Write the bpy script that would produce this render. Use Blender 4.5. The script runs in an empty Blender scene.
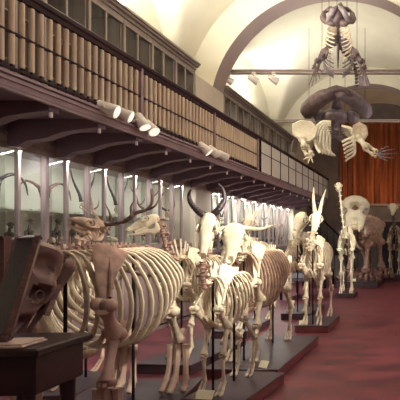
import bpy, math, random
from mathutils import Vector, Matrix, noise
random.seed(7)
PI = math.pi
scn = bpy.context.scene
COL = scn.collection
F = 450.0; VX = 424.0; VY = 238.0; CH = 1.6      # focal (px), principal point, camera height

def P(px, py, Y):
    """measured photo position at a known depth -> metres in the hall"""
    return Vector(((px - VX) * Y / F, Y, CH + (VY - py) * Y / F))

# ------------------------------------------------------------------ materials
def mat(name, col, rough=.6, metal=0, noise_amt=.0, scale=8, col2=None, bump=0, spec=.4, stretch=None, emit=None, estr=0, alpha=1, trans=0):
    m = bpy.data.materials.new(name); m.use_nodes = True
    nt = m.node_tree; b = nt.nodes['Principled BSDF']
    b.inputs['Base Color'].default_value = (*col, 1)
    b.inputs['Roughness'].default_value = rough
    b.inputs['Metallic'].default_value = metal
    b.inputs['Specular IOR Level'].default_value = spec
    b.inputs['Alpha'].default_value = alpha
    b.inputs['Transmission Weight'].default_value = trans
    if emit:
        b.inputs['Emission Color'].default_value = (*emit, 1); b.inputs['Emission Strength'].default_value = estr
    if noise_amt or col2:
        tc = nt.nodes.new('ShaderNodeTexCoord'); mp = nt.nodes.new('ShaderNodeMapping')
        if stretch: mp.inputs['Scale'].default_value = stretch
        nz = nt.nodes.new('ShaderNodeTexNoise'); nz.inputs['Scale'].default_value = scale; nz.inputs['Detail'].default_value = 5
        rp = nt.nodes.new('ShaderNodeValToRGB')
        c2 = col2 or tuple(c * (1 - noise_amt) for c in col)
        rp.color_ramp.elements[0].position = .35; rp.color_ramp.elements[0].color = (*c2, 1)
        rp.color_ramp.elements[1].position = .65; rp.color_ramp.elements[1].color = (*col, 1)
        L = nt.links.new
        L(tc.outputs['Object'], mp.inputs[0]); L(mp.outputs[0], nz.inputs[0]); L(nz.outputs['Fac'], rp.inputs[0]); L(rp.outputs[0], b.inputs['Base Color'])
        if bump:
            bp = nt.nodes.new('ShaderNodeBump'); bp.inputs['Strength'].default_value = bump; bp.inputs['Distance'].default_value = .01
            L(nz.outputs['Fac'], bp.inputs['Height']); L(bp.outputs[0], b.inputs['Normal'])
    return m

M = dict(
    bone=mat('bone_cream', (.80, .68, .52), .5, noise_amt=.3, scale=14, bump=.25, spec=.35),
    white=mat('bone_white', (.88, .81, .64), .5, noise_amt=.15, scale=14, bump=.2, spec=.35),
    tan=mat('bone_tan', (.62, .43, .33), .5, noise_amt=.4, scale=12, bump=.3),
    brown=mat('bone_brown', (.40, .235, .19), .45, noise_amt=.5, scale=10, bump=.35),
    rhino=mat('bone_rhino', (.66, .50, .40), .45, col2=(.42, .26, .22), scale=4, bump=.3),
    darkbone=mat('bone_dark', (.13, .085, .085), .5, noise_amt=.45, scale=9, bump=.4),
    greybone=mat('bone_grey', (.25, .20, .22), .5, noise_amt=.4, scale=9, bump=.3),
    umber=mat('bone_umber', (.34, .215, .18), .5, col2=(.17, .10, .09), scale=6, bump=.35),
    jawgrey=mat('bone_grey_dark', (.20, .15, .165), .5, noise_amt=.4, scale=9, bump=.3),
    horn=mat('horn_dark', (.055, .035, .045), .35, noise_amt=.4, scale=40, bump=.6, spec=.5),
    antler=mat('antler', (.22, .13, .11), .45, col2=(.10, .06, .06), scale=12, bump=.4),
    rod=mat('black_iron', (.022, .012, .022), .4, .5),
    plinth=mat('plinth_paint', (.085, .05, .065), .35, noise_amt=.3, scale=3, spec=.5),
    plinthtop=mat('plinth_top', (.07, .045, .065), .4, noise_amt=.3, scale=5, spec=.5),
    plinthred=mat('plinth_red', (.24, .07, .075), .4, noise_amt=.3, scale=3, spec=.5),
    card=mat('card', (.85, .8, .6), .6, noise_amt=.05, scale=20),
    plaster=mat('plaster', (.66, .615, .50), .9, noise_amt=.1, scale=1.3, bump=.1, spec=.1),
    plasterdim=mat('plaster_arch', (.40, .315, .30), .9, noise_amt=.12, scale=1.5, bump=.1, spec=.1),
    pilaster=mat('pilaster_paint', (.62, .54, .46), .8, noise_amt=.12, scale=2, spec=.2),
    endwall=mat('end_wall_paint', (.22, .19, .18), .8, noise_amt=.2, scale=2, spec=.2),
    cabwood=mat('cabinet_wood', (.31, .235, .235), .5, col2=(.23, .17, .175), scale=3, stretch=(6, 6, .6), bump=.15),
    cabup=mat('upper_cabinet_wood', (.34, .28, .245), .5, col2=(.26, .21, .19), scale=3, stretch=(6, 6, .6), bump=.15),
    caseback=mat('case_back', (.60, .60, .54), .8, noise_amt=.15, scale=2, spec=.2),
    caseup=mat('upper_case_back', (.42, .34, .35), .8, noise_amt=.3, scale=3, spec=.2),
    shelf=mat('shelf_paint', (.55, .55, .48), .6, noise_amt=.1, scale=3),
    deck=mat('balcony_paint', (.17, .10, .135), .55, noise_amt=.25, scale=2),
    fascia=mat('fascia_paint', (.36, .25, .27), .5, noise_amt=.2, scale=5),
    railing=mat('rail_paint', (.03, .007, .014), .5, noise_amt=.2, scale=8, spec=.2),
    sleeve=mat('baluster_wood', (.66, .52, .38), .5, col2=(.52, .39, .30), scale=6, stretch=(3, 3, .5), bump=.1),
    panel=mat('balcony_panel', (.74, .70, .64), .6, noise_amt=.06, scale=2),
    lampw=mat('lamp_enamel', (.85, .78, .74), .3, noise_amt=.04, scale=5, spec=.5),
    lens=mat('lamp_lens', (.9, .85, .75), .3, emit=(1, .92, .75), estr=.7),
    beam=mat('beam_paint', (.34, .27, .245), .6, noise_amt=.2, scale=3),
    desk=mat('desk_wood', (.035, .013, .018), .3, col2=(.02, .008, .012), scale=4, stretch=(1, 8, 8), spec=.5),
    frame=mat('frame_wood', (.16, .07, .07), .3, col2=(.10, .04, .045), scale=5, stretch=(1, 8, 8), spec=.5),
    picture=mat('case_lining', (.06, .05, .07), .5, noise_amt=.3, scale=3),
    paper=mat('paper', (.52, .38, .34), .7, noise_amt=.1, scale=20),
    darkdoor=mat('dark_door', (.04, .025, .04), .5, noise_amt=.3, scale=4),
    bluegrey=mat('bench_paint', (.16, .14, .19), .5, noise_amt=.3, scale=4),
)
def glass_mat():
    m = bpy.data.materials.new('case_glass'); m.use_nodes = True; nt = m.node_tree; nt.nodes.clear()
    o = nt.nodes.new('ShaderNodeOutputMaterial'); mx = nt.nodes.new('ShaderNodeMixShader')
    t = nt.nodes.new('ShaderNodeBsdfTransparent'); g = nt.nodes.new('ShaderNodeBsdfGlossy'); f = nt.nodes.new('ShaderNodeLayerWeight'); pw = nt.nodes.new('ShaderNodeMath'); pw.operation = 'POWER'; pw.inputs[1].default_value = 4; ml = nt.nodes.new('ShaderNodeMath'); ml.operation = 'MULTIPLY_ADD'; ml.inputs[1].default_value = .45; ml.inputs[2].default_value = .03
    t.inputs[0].default_value = (.96, .97, .96, 1); g.inputs['Roughness'].default_value = .06; f.inputs[0].default_value = .5
    L = nt.links.new; L(f.outputs['Facing'], pw.inputs[0]); L(pw.outputs[0], ml.inputs[0]); L(ml.outputs[0], mx.inputs[0]); L(t.outputs[0], mx.inputs[1]); L(g.outputs[0], mx.inputs[2]); L(mx.outputs[0], o.inputs[0])
    return m
M['glass'] = glass_mat()
def floor_mat():
    m = bpy.data.materials.new('terracotta_floor'); m.use_nodes = True; nt = m.node_tree; b = nt.nodes['Principled BSDF']
    L = nt.links.new
    tc = nt.nodes.new('ShaderNodeTexCoord')
    br = nt.nodes.new('ShaderNodeTexBrick'); br.inputs['Scale'].default_value = 1.0
    br.inputs['Brick Width'].default_value = .42; br.inputs['Row Height'].default_value = .21
    br.inputs['Mortar Size'].default_value = .004
    br.inputs['Color1'].default_value = (.20, .048, .068, 1); br.inputs['Color2'].default_value = (.145, .037, .056, 1); br.inputs['Mortar'].default_value = (.12, .045, .055, 1)
    L(tc.outputs['Object'], br.inputs[0])
    mp = nt.nodes.new('ShaderNodeMapping'); mp.inputs['Scale'].default_value = (1, 2.2, 1); L(tc.outputs['Object'], mp.inputs[0])
    nz = nt.nodes.new('ShaderNodeTexNoise'); nz.inputs['Scale'].default_value = 1.6; nz.inputs['Detail'].default_value = 6; L(mp.outputs[0], nz.inputs[0])
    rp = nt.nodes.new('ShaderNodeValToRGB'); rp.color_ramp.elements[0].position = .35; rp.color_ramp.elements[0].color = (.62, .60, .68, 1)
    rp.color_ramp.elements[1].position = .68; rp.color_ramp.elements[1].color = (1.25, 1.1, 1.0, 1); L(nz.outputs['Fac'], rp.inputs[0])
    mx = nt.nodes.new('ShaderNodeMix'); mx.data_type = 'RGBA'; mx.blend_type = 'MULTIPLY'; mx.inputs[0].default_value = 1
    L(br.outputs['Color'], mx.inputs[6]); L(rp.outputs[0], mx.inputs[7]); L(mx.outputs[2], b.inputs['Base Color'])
    r2 = nt.nodes.new('ShaderNodeMapRange'); r2.inputs['To Min'].default_value = .32; r2.inputs['To Max'].default_value = .55
    L(nz.outputs['Fac'], r2.inputs['Value']); L(r2.outputs[0], b.inputs['Roughness'])
    return m
M['floor'] = floor_mat()
def curtain_mat():
    m = bpy.data.materials.new('curtain'); m.use_nodes = True; nt = m.node_tree; b = nt.nodes['Principled BSDF']; L = nt.links.new
    tc = nt.nodes.new('ShaderNodeTexCoord'); mp = nt.nodes.new('ShaderNodeMapping'); mp.inputs['Scale'].default_value = (5, 1, .35)
    nz = nt.nodes.new('ShaderNodeTexNoise'); nz.inputs['Scale'].default_value = 1.4; nz.inputs['Detail'].default_value = 6
    rp = nt.nodes.new('ShaderNodeValToRGB'); e = rp.color_ramp.elements
    e[0].position = .3; e[0].color = (.12, .032, .014, 1); e[1].position = .7; e[1].color = (.42, .115, .03, 1)
    L(tc.outputs['Object'], mp.inputs[0]); L(mp.outputs[0], nz.inputs[0]); L(nz.outputs['Fac'], rp.inputs[0]); L(rp.outputs[0], b.inputs['Base Color'])
    b.inputs['Roughness'].default_value = .6
    return m
M['curtain'] = curtain_mat()

# ------------------------------------------------------------------ mesh builder
class MB:
    def __init__(s): s.v = []; s.f = []; s.mi = []; s.cur = 0; s.X = None
    def add(s, vs, fs):
        o = len(s.v)
        s.v += [ (s.X @ Vector(v)) if s.X else Vector(v) for v in vs ]
        s.f += [tuple(i + o for i in f) for f in fs]; s.mi += [s.cur] * len(fs)
        return s
    def box(s, x0, y0, z0, x1, y1, z1):
        vs = [(x, y, z) for z in (z0, z1) for y in (y0, y1) for x in (x0, x1)]
        return s.add(vs, [(0, 2, 3, 1), (4, 5, 7, 6), (0, 1, 5, 4), (2, 6, 7, 3), (0, 4, 6, 2), (1, 3, 7, 5)])
    def rbox(s, x0, y0, z0, x1, y1, z1, b=.01):
        """box with a chamfered edge all round"""
        vs = []; rings = []
        for z, i in ((z0, b), (z0 + b, 0), (z1 - b, 0), (z1, b)):
            a0, a1, c0, c1 = x0 + i, x1 - i, y0 + i, y1 - i
            k = b if i == 0 else b * .4
            rings.append([(a0 + k, c0, z), (a1 - k, c0, z), (a1, c0 + k, z), (a1, c1 - k, z), (a1 - k, c1, z), (a0 + k, c1, z), (a0, c1 - k, z), (a0, c0 + k, z)])
        return s.rings(rings)
    def rings(s, rings, caps=True):
        n = len(rings[0]); vs = [p for r in rings for p in r]; fs = []
        for j in range(len(rings) - 1):
            for i in range(n):
                k = (i + 1) % n
                fs.append((j * n + i, j * n + k, (j + 1) * n + k, (j + 1) * n + i))
        if caps:
            fs.append(tuple(range(n))[::-1]); fs.append(tuple((len(rings) - 1) * n + i for i in range(n)))
        return s.add(vs, fs)
    def tube(s, pts, rad, n=8, flat=1.0, ref=(0, 0, 1), caps=True):
        """rad: number / list; flat: second radius ratio along the binormal; ref orients the flat side"""
        pts = [Vector(p) for p in pts]; m = len(pts)
        if not hasattr(rad, '__len__'): rad = [rad] * m
        if not hasattr(flat, '__len__'): flat = [flat] * m
        rings = []; ref = Vector(ref)
        prev = None
        for j, p in enumerate(pts):
            t = (pts[min(j + 1, m - 1)] - pts[max(j - 1, 0)])
            if t.length < 1e-9: t = Vector((0, 0, 1))
            t.normalize()
            if prev is None:
                a = ref - t * ref.dot(t)
                if a.length < .1: a = Vector((1, 0, 0)) - t * t.x
                if a.length < .1: a = Vector((0, 1, 0)) - t * t.y
            else: a = prev - t * prev.dot(t)
            a.normalize(); prev = a; b = t.cross(a)
            r = rad[j]
            rings.append([p + a * (r * math.cos(2 * PI * i / n)) + b * (r * flat[j] * math.sin(2 * PI * i / n)) for i in range(n)])
        return s.rings(rings, caps)
    def cyl(s, p0, p1, r, n=12, r1=None): return s.tube([p0, p1], [r, r if r1 is None else r1], n)
    def ball(s, c, r, n=10, m=7):
        if not hasattr(r, '__len__'): r = (r, r, r)
        c = Vector(c); vs = [c + Vector((0, 0, -r[2]))]; fs = []
        for j in range(1, m):
            th = PI * j / m - PI / 2
            for i in range(n):
                a = 2 * PI * i / n
                vs.append(c + Vector((r[0] * math.cos(th) * math.cos(a), r[1] * math.cos(th) * math.sin(a), r[2] * math.sin(th))))
        vs.append(c + Vector((0, 0, r[2])))
        for i in range(n): fs.append((0, 1 + (i + 1) % n, 1 + i))
        for j in range(m - 2):
            for i in range(n):
                a = 1 + j * n + i; b = 1 + j * n + (i + 1) % n
                fs.append((a, b, b + n, a + n))
        T = len(vs) - 1
        for i in range(n): fs.append((T, 1 + (m - 2) * n + i, 1 + (m - 2) * n + (i + 1) % n))
        return s.add(vs, fs)
    def plate(s, outline, thick, normal, bulge=0):
        """solid plate from a 3-D outline (roughly planar) with thickness along normal"""
        nrm = Vector(normal).normalized(); o = [Vector(p) for p in outline]; c = sum(o, Vector()) / len(o)
        r = []
        for k, sh in ((-1, .55), (-1, .9), (0, 1.0), (1, .9), (1, .55)):
            r.append([c + (p - c) * sh + nrm * (thick * .5 * k + bulge * (1 - sh * sh)) for p in o])
        n = len(o); vs = [p for q in r for p in q]; fs = []
        for j in range(4):
            for i in range(n): fs.append((j * n + i, j * n + (i + 1) % n, (j + 1) * n + (i + 1) % n, (j + 1) * n + i))
        vs.append(c + nrm * (-thick * .5 + bulge)); vs.append(c + nrm * (thick * .5 + bulge)); A = len(vs) - 2
        for i in range(n):
            fs.append((A, (i + 1) % n, i)); fs.append((A + 1, 4 * n + i, 4 * n + (i + 1) % n))
        return s.add(vs, fs)
    def rough(s, amt, freq):
        for v in s.v:
            n = noise.noise_vector(v * freq); v += n * amt
        return s
    def build(s, name, m, parent=None, smooth=True, label=None):
        me = bpy.data.meshes.new(name); me.from_pydata([tuple(v) for v in s.v], [], s.f)
        for q in (m if isinstance(m, (list, tuple)) else [m]): me.materials.append(q)
        for p, i in zip(me.polygons, s.mi): p.material_index = i; p.use_smooth = smooth
        import bmesh
        bm = bmesh.new(); bm.from_mesh(me); bmesh.ops.recalc_face_normals(bm, faces=bm.faces); bm.to_mesh(me); bm.free()
        if smooth:
            try: me.set_sharp_from_angle(angle=math.radians(50))
            except Exception: pass
        o = bpy.data.objects.new(name, me); COL.objects.link(o)
        if parent: o.parent = parent
        if label: o['label'] = label
        return o

def tag(o, label, cat, group=None, kind=None):
    o['label'] = label; o['category'] = cat
    if group: o['group'] = group
    if kind: o['kind'] = kind
    return o
def thing(name, label, cat, loc=(0, 0, 0), rz=0, group=None):
    o = bpy.data.objects.new(name, None); COL.objects.link(o); o.location = loc; o.rotation_euler = (0, 0, rz); o.empty_display_size = .1
    return tag(o, label, cat, group)
def struct(o, label, cat='room'):
    o['kind'] = 'structure'; o['label'] = label; o['category'] = cat; return o

def smooth_curve(pts, n):
    """Catmull-Rom through pts, n samples"""
    pts = [Vector(p) for p in pts]; q = [pts[0] * 2 - pts[1]] + pts + [pts[-1] * 2 - pts[-2]]; out = []
    segs = len(pts) - 1
    for k in range(n):
        u = k / (n - 1) * segs; i = min(int(u), segs - 1); t = u - i
        a, b, c, d = q[i], q[i + 1], q[i + 2], q[i + 3]
        out.append(.5 * ((2 * b) + (c - a) * t + (2 * a - 5 * b + 4 * c - d) * t * t + (3 * b - a - 3 * c + d) * t ** 3))
    return out
def lerp_tab(tab, t):
    for a, b in zip(tab, tab[1:]):
        if t <= b[0]:
            u = (t - a[0]) / (b[0] - a[0]); u = u * u * (3 - 2 * u) * .5 + u * .5
            return [x + (y - x) * u for x, y in zip(a[1:], b[1:])]
    return list(tab[-1][1:])

# ------------------------------------------------------------------ bones
def bone(p0, p1, r, mb=None, bend=(0, 0, 0), e0=1.45, e1=1.45, n=9):
    mb = mb or MB(); p0 = Vector(p0); p1 = Vector(p1); bend = Vector(bend)
    ts = [0, .03, .09, .18, .32, .5, .68, .82, .91, .97, 1]
    fr = [e0 * .7, e0, e0 * .95, 1.15, .95, .85, .95, 1.15, e1 * .95, e1, e1 * .7]
    mb.tube([p0.lerp(p1, t) + bend * math.sin(PI * t) for t in ts], [r * k for k in fr], n, flat=.82)
    d = (p1 - p0).normalized(); s = d.cross(Vector((0, 1, 0)) if abs(d.y) < .8 else Vector((1, 0, 0))).cross(d).normalized()
    for q, e in ((p0, e0), (p1, e1)):
        for k in (-1, 1): mb.ball(q + s * (k * r * e * .5), r * e * .62, 7, 5)
    return mb

SK = {
 # t, halfwidth, top, bottom (fractions of skull length)
 'bovid': dict(prof=[(0, .10, .08, -.13), (.05, .15, .15, -.18), (.15, .185, .16, -.2), (.27, .225, .165, -.2), (.36, .245, .15, -.19), (.45, .19, .13, -.18), (.6, .135, .11, -.16), (.75, .105, .07, -.125), (.88, .09, .03, -.10), (.95, .088, 0, -.085), (1, .05, -.03, -.06)],
     dents=[(.35, .25, .05, .09, .18), (.93, 0, .0, .065, .12)], orb=(.35, .235, .05, .07), teeth=(.42, .68, .11, -.17)),
 'horse': dict(prof=[(0, .09, .06, -.12), (.06, .12, .11, -.16), (.16, .14, .15, -.18), (.28, .185, .17, -.19), (.38, .20, .16, -.2), (.5, .15, .135, -.2), (.65, .105, .11, -.17), (.8, .08, .07, -.13), (.9, .085, .03, -.11), (.96, .08, 0, -.10), (1, .05, -.03, -.08)],
     dents=[(.34, .20, .06, .085, .17), (.85, 0, .07, .06, .06)], orb=(.34, .185, .06, .06), teeth=(.45, .75, .08, -.19)),
 'rhino': dict(prof=[(0, .16, .26, -.16), (.05, .22, .33, -.2), (.14, .20, .31, -.22), (.26, .19, .20, -.22), (.4, .235, .13, -.22), (.52, .22, .12, -.2), (.65, .16, .13, -.17), (.78, .135, .17, -.10), (.9, .12, .16, -.05), (1, .04, .08, 0)],
     dents=[(.50, .22, .02, .075, .20), (.22, .22, .08, .10, .08), (.82, .14, 0, .085, .10)], orb=(.52, .20, .02, .06), teeth=(.38, .66, .13, -.19)),
}
def head_matrix(occ, d, up):
    x = Vector(d).normalized(); z = Vector(up); z = (z - x * z.dot(x)).normalized(); y = z.cross(x)
    return Matrix(((x.x, y.x, z.x, occ[0]), (x.y, y.y, z.y, occ[1]), (x.z, y.z, z.z, occ[2]), (0, 0, 0, 1)))

def make_skull(parent, Mx, L, kind, m, jaw=True, jawopen=.06, widen=1.0, lowjaw=1.0, jawfat=1.0):
    S = SK[kind]; mb = MB(); n, k = 36, 40; vs = []; fs = []
    for j in range(k + 1):
        t = j / k; hw, zt, zb = lerp_tab(S['prof'], t); hw *= widen; mid = (zt + zb) / 2; hh = (zt - zb) / 2
        for i in range(n):
            a = 2 * PI * i / n; c, s_ = math.cos(a), math.sin(a)
            y = hw * math.copysign(abs(c) ** (1.0 if kind == 'rhino' else .8), c) * (1 - .22 * max(0, -s_)); z = mid + hh * math.copysign(abs(s_) ** (1.0 if kind == 'rhino' else .85), s_)
            p = Vector((t, y, z))
            for (dx, dy, dz, r, dep) in S['dents']:
                for sg in ((1, -1) if dy else (1,)):
                    q = Vector((dx, dy * sg * widen, dz)); dd = (p - q).length
                    if dd < r * 1.25:
                        w = min(1, (1.25 - dd / r) / .35); tgt = Vector((dx, 0, mid)) if dy else Vector((dx, 0, zb))
                        v = (tgt - q).normalized() * dep
                        p = p + v * w
            vs.append(p * L)
    for j in range(k):
        for i in range(n): fs.append((j * n + i, j * n + (i + 1) % n, (j + 1) * n + (i + 1) % n, (j + 1) * n + i))
    fs.append(tuple(range(n))[::-1]); fs.append(tuple(k * n + i for i in range(n)))
    mb.X = Mx; mb.add(vs, fs)
    ox, oy, oz, orr = S['orb']
    for sg in (1, -1):
        if kind == 'rhino': orr = .05
        c = Vector((ox, oy * widen * sg, oz))
        ring = [ (c + Vector((orr * math.cos(a), sg * .012 * math.cos(a), orr * .9 * math.sin(a)))) * L for a in [2 * PI * i / 14 for i in range(15)]]
        mb.tube(ring, (.004 if kind == 'rhino' else .018) * L, 6, caps=False)
        za = [(ox + .06, oy * .9, oz - .09), (ox - .04, oy * 1.12, oz - .1), (ox - .15, oy * 1.12, oz - .075), (ox - .25, oy * .75, oz - .05)]
        mb.tube([Vector((a, b * sg * widen, c_)) * L for a, b, c_ in smooth_curve(za, 8)], .024 * L, 7, flat=.6)
        mb.ball(Vector((.03, .06 * sg, -.07)) * L, .05 * L, 8, 6)
    t0, t1, ty, tz = S['teeth']
    for sg in (1, -1):
        for q in range(6):
            x = t0 + (t1 - t0) * q / 5; w = (t1 - t0) / 11
            mb.box((x - w) * L, (ty * sg - .02) * L, (tz - .03) * L, (x + w) * L, (ty * sg + .02) * L, (tz + .03) * L)
    sk = mb.build('skull', m, parent)
    if jaw:
        jb = MB(); jb.X = Mx @ Matrix.Rotation(jawopen, 4, 'Y')
        hwj = S['prof'][3][1] * .72 * widen
        for sg in (1, -1):
            low = lowjaw
            path = [(.12, hwj, -.14), (.13, hwj * 1.03, -.24), (.17, hwj, -.36 * low), (.30, hwj * .86, -.345 * low), (.48, hwj * .66, -.30 * low), (.68, hwj * .45, -.25 * low), (.84, hwj * .33, -.20 * low), (.96, hwj * .22, -.14)]
            rr = [.03, .055, .085, .065, .052, .042, .034, .022]
            pts = smooth_curve([(a, b * sg, c) for a, b, c in path], 16)
            jb.tube([p * L for p in pts], [lerp_tab([(i / 7, r) for i, r in enumerate(rr)], j / 15)[0] * L * jawfat for j in range(16)], 8, flat=.32 / jawfat, ref=(0, 0, 1))
            for q in range(6):
                x = t0 + (t1 - t0) * q / 5; w = (t1 - t0) / 12; y = sg * (hwj * .66 - (x - .48) * hwj * .9); z = -.235 * low
                jb.box((x - w) * L, (y - .016) * L, (z - .02) * L, (x + w) * L, (y + .016) * L, (z + .025) * L)
        for q in range(5):
            jb.box(.93 * L, (-.04 + q * .018) * L, -.15 * L, 1.0 * L, (-.026 + q * .018) * L, -.12 * L)
        jb.build('lower_jaw', m, sk)
    return sk

def make_horn(sk, pts, r0, m, rings=0, tip=.12, n=10, name='horn', samples=26):
    c = smooth_curve(pts, samples if not rings else 60); k = len(c)
    rad = []
    for j in range(k):
        t = j / (k - 1); r = r0 * ((1 - t) ** .7 * (1 - tip) + tip)
        if rings: r *= 1 + .09 * math.sin(t * rings * 2 * PI) * (1 - t)
        rad.append(r)
    return MB().tube(c, rad, n).build(name, m, sk)

def vertebra(mb, c, t, up, r, sp, tr):
    """centrum at c along t; spine (height sp) along up; transverse processes tr"""
    t = Vector(t).normalized(); up = (Vector(up) - t * Vector(up).dot(t)).normalized(); s = t.cross(up)
    mb.tube([c - t * r * .85, c - t * r * .6, c, c + t * r * .6, c + t * r * .85], [r * .75, r, r * .72, r, r * .75], 8)
    if sp > 0:
        b = c - t * r * .2
        mb.tube([b + up * r * .4, b + up * (r + sp * .5) - t * sp * .12, b + up * (r + sp) - t * sp * .25], [r * .62, r * .45, r * .6], 6, flat=.32, ref=t)
    for k in (-1, 1):
        mb.tube([c + s * k * r * .5, c + s * k * (r + tr * .6) + up * r * .3, c + s * k * (r + tr) + up * r * .35], [r * .5, r * .34, r * .3], 6, flat=.5, ref=t)
        mb.ball(c + s * k * r * .7 + up * r * .7 + t * r * .7, r * .32, 6, 4)

def toes(mb, a, heading, r, kind, H):
    """foot from the fetlock/wrist point a (root-local) down to z=0"""
    z = a.z
    if kind == 'cloven' or kind == 'camel':
        for k in (-1, 1):
            o = Vector((0, k * r * (.85 if kind == 'cloven' else 1.2), 0))
            p = [a + o * .7, a + o + Vector((z * .35, 0, -z * .42)), a + o * 1.15 + Vector((z * .62, 0, -z * .78)), a + o * 1.2 + Vector((z * 1.0, 0, -z * .93))]
            mb.tube(smooth_curve(p, 9), [r * q for q in (.75, .6, .55, .7, .6, .62, .8, .7, .3)], 7)
    elif kind == 'single':
        p = [a, a + Vector((z * .4, 0, -z * .42)), a + Vector((z * .68, 0, -z * .74)), a + Vector((z * .98, 0, -z * .88))]
        mb.tube(smooth_curve(p, 9), [r * q for q in (1.0, .8, .75, .95, .8, .85, 1.3, 1.35, .7)], 9)
    else:
        nt = 3 if kind == 'three' else 5
        for i in range(nt):
            y = (i - (nt - 1) / 2); o = Vector((0, y * r * 1.0, 0)); spread = Vector((-abs(y) * z * .10, y * r * .35, 0))
            p = [a + o, a + o + spread * .6 + Vector((z * .12, 0, -z * .6)), a + o + spread + Vector((z * .25, 0, -z * .8)), a + o + spread * 1.2 + Vector((z * .42, 0, -z * .93))]
            mb.tube(smooth_curve(p, 12), [r * q for q in (.62, .5, .4, .38, .42, .52, .6, .45, .55, .42, .55, .35)], 7)

def quadruped(label, cx, cy, hd, H, Lb, W, D, tk=1.0, nrib=13, occ=None, hdir=None, hup=None, SL=.45, kind='bovid', m='bone', ms=None, mr=None, mn=None, foot='cloven',
              z0=.12, detail=True, cat='skeleton', name='animal_skeleton', horns=None, rods=(1, 1), tail=1.0, withers=.12, ribr=1.0, neckbend=(0, 0, 0), metar=1.0, headfn=None, neckr=1.0, nneck=7, pose=0., widen=1., ml=None, lowj=1.0, barrel=0., scapw=.72, jawfat=1.0, skm=None):
    ms = M[ms or m]; mrb = M[mr or m]; mnk = M[mn or m]; ml_ = M[ml or m]; m = M[m]; mh = mrb if ml else ml_; zc = .15 * H if foot == 'five' else 0
    a = math.atan2(hd[1], hd[0])
    root = thing(name, label, cat, (cx, cy, z0), a)
    inv = Matrix.Rotation(-a, 4, 'Z') @ Matrix.Translation((-cx, -cy, -z0))
    xs, xh = Lb / 2, -Lb / 2
    V = Vector; r = .0175 * H * tk
    if not detail and foot != 'five': nrib = 9; ribr *= .8
    zsp = .86 * H
    # ---- legs
    for sg in (1, -1):
        y = sg * W * .62; st = pose * sg
        sc_top = V((xs - .10 * H, sg * W * .42, (.93 if withers > .08 else .875) * H)); sh = V((xs + .10 * H, sg * W * .78, .64 * H)); el = V((xs - .05 * H, y, .49 * H))
        ca = V((xs + .01 * H + st * .5, y, .285 * H - zc)); fe = V((xs + st, y, .085 * H))
        # shoulder blade
        ax = (sh - sc_top); fw = V((1, -sg * .5, .25)).normalized() * scapw
        ol = [sc_top - fw * .115 * H, sc_top + V((0, 0, .02 * H)), sc_top + fw * .085 * H, sc_top.lerp(sh, .5) + fw * .06 * H, sc_top.lerp(sh, .85) + fw * .03 * H, sh + V((.01 * H, 0, 0)), sh - fw * .03 * H, sc_top.lerp(sh, .6) - fw * .04 * H]
        ol = smooth_curve(ol + [ol[0]], 25)[:-1]
        b = MB().plate(ol, .012 * H, (.5, sg, .1)); b.tube([sc_top, sc_top.lerp(sh, .5) + V((0, sg * .02 * H, 0)), sc_top.lerp(sh, .88) + V((0, sg * .022 * H, 0))], .008 * H, 6)
        b.ball(sh, .022 * H * tk, 8, 6); b.build('shoulder_blade', ms if detail else m, root)
        bone(sh, el, r * 1.5).build('upper_foreleg_bone', ml_, root)
        b = bone(el, ca, r * 1.15, e0=1.5, e1=1.5)
        b.tube([el + V((-.065 * H, 0, .045 * H)), el + V((-.035 * H, 0, -.01 * H)), el.lerp(ca, .3) + V((-.02 * H, 0, 0)), el.lerp(ca, .7)], [r * .9, r * .85, r * .5, r * .2], 7); b.build('forearm_bone', ml_, root)
        b = MB()
        for q in range(5): b.ball(ca + V(((q % 2 - .5) * r * 1.2, (q // 2 - 1) * r * .8, -.012 * H * (q % 2))), r * .8, 6, 5)
        b.build('wrist_bones', ml_, root)
        if foot in ('three', 'five'): fe.z = .17 * H; fe.x = xs
        if foot not in ('three', 'five'): bone(ca + V((0, 0, -.025 * H)), fe, r * .85 * metar, e0=1.3, e1=1.35).build('cannon_bone', ml_, root)
        b = MB(); toes(b, fe if foot not in ('three', 'five') else V((xs, y, .255 * H - zc)), 0, r * (1 if foot not in ('three', 'five') else 1.9), foot, H); b.build('foot_bones', ml_, root)
        # hind
        y = sg * W * .55
        hip = V((xh + .0 * H, sg * W * .5, .76 * H)); kn = V((xh + .13 * H, sg * W * .72, .51 * H)); hk = V((xh - .09 * H + zc * .4, y, .31 * H - zc)); fe = V((xh - .06 * H - st, y, .085 * H))
        bone(hip, kn, r * 1.6).build('thigh_bone', mh, root)
        b = bone(kn, hk, r * 1.15); b.tube([kn + V((-.02 * H, sg * .01 * H, -.02 * H)), kn.lerp(hk, .8) + V((-.01 * H, sg * .012 * H, 0))], r * .3, 5); b.ball(kn + V((.035 * H, 0, .01 * H)), r * 1.0, 7, 5); b.build('shin_bone', mh, root)
        b = MB()
        for q in range(5): b.ball(hk + V(((q % 2 - .5) * r * 1.2, (q // 2 - 1) * r * .8, -.014 * H * (q % 2))), r * .8, 6, 5)
        b.tube([hk, hk + V((-.035 * H, 0, .02 * H)), hk + V((-.06 * H, 0, .045 * H))], [r * 1.1, r * .9, r], 7); b.build('heel_bones', ml_, root)
        if foot in ('three', 'five'):
            b = MB(); toes(b, hk + V((.01, 0, -.03 * H)), 0, r * 1.9, foot, H); b.build('foot_bones', ml_, root)
        else:
            bone(hk + V((0, 0, -.03 * H)), fe, r * .85 * metar, e0=1.3, e1=1.35).build('cannon_bone', ml_, root)
            b = MB(); toes(b, fe, 0, r, foot, H); b.build('foot_bones', ml_, root)
    # ---- pelvis
    b = MB()
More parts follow.
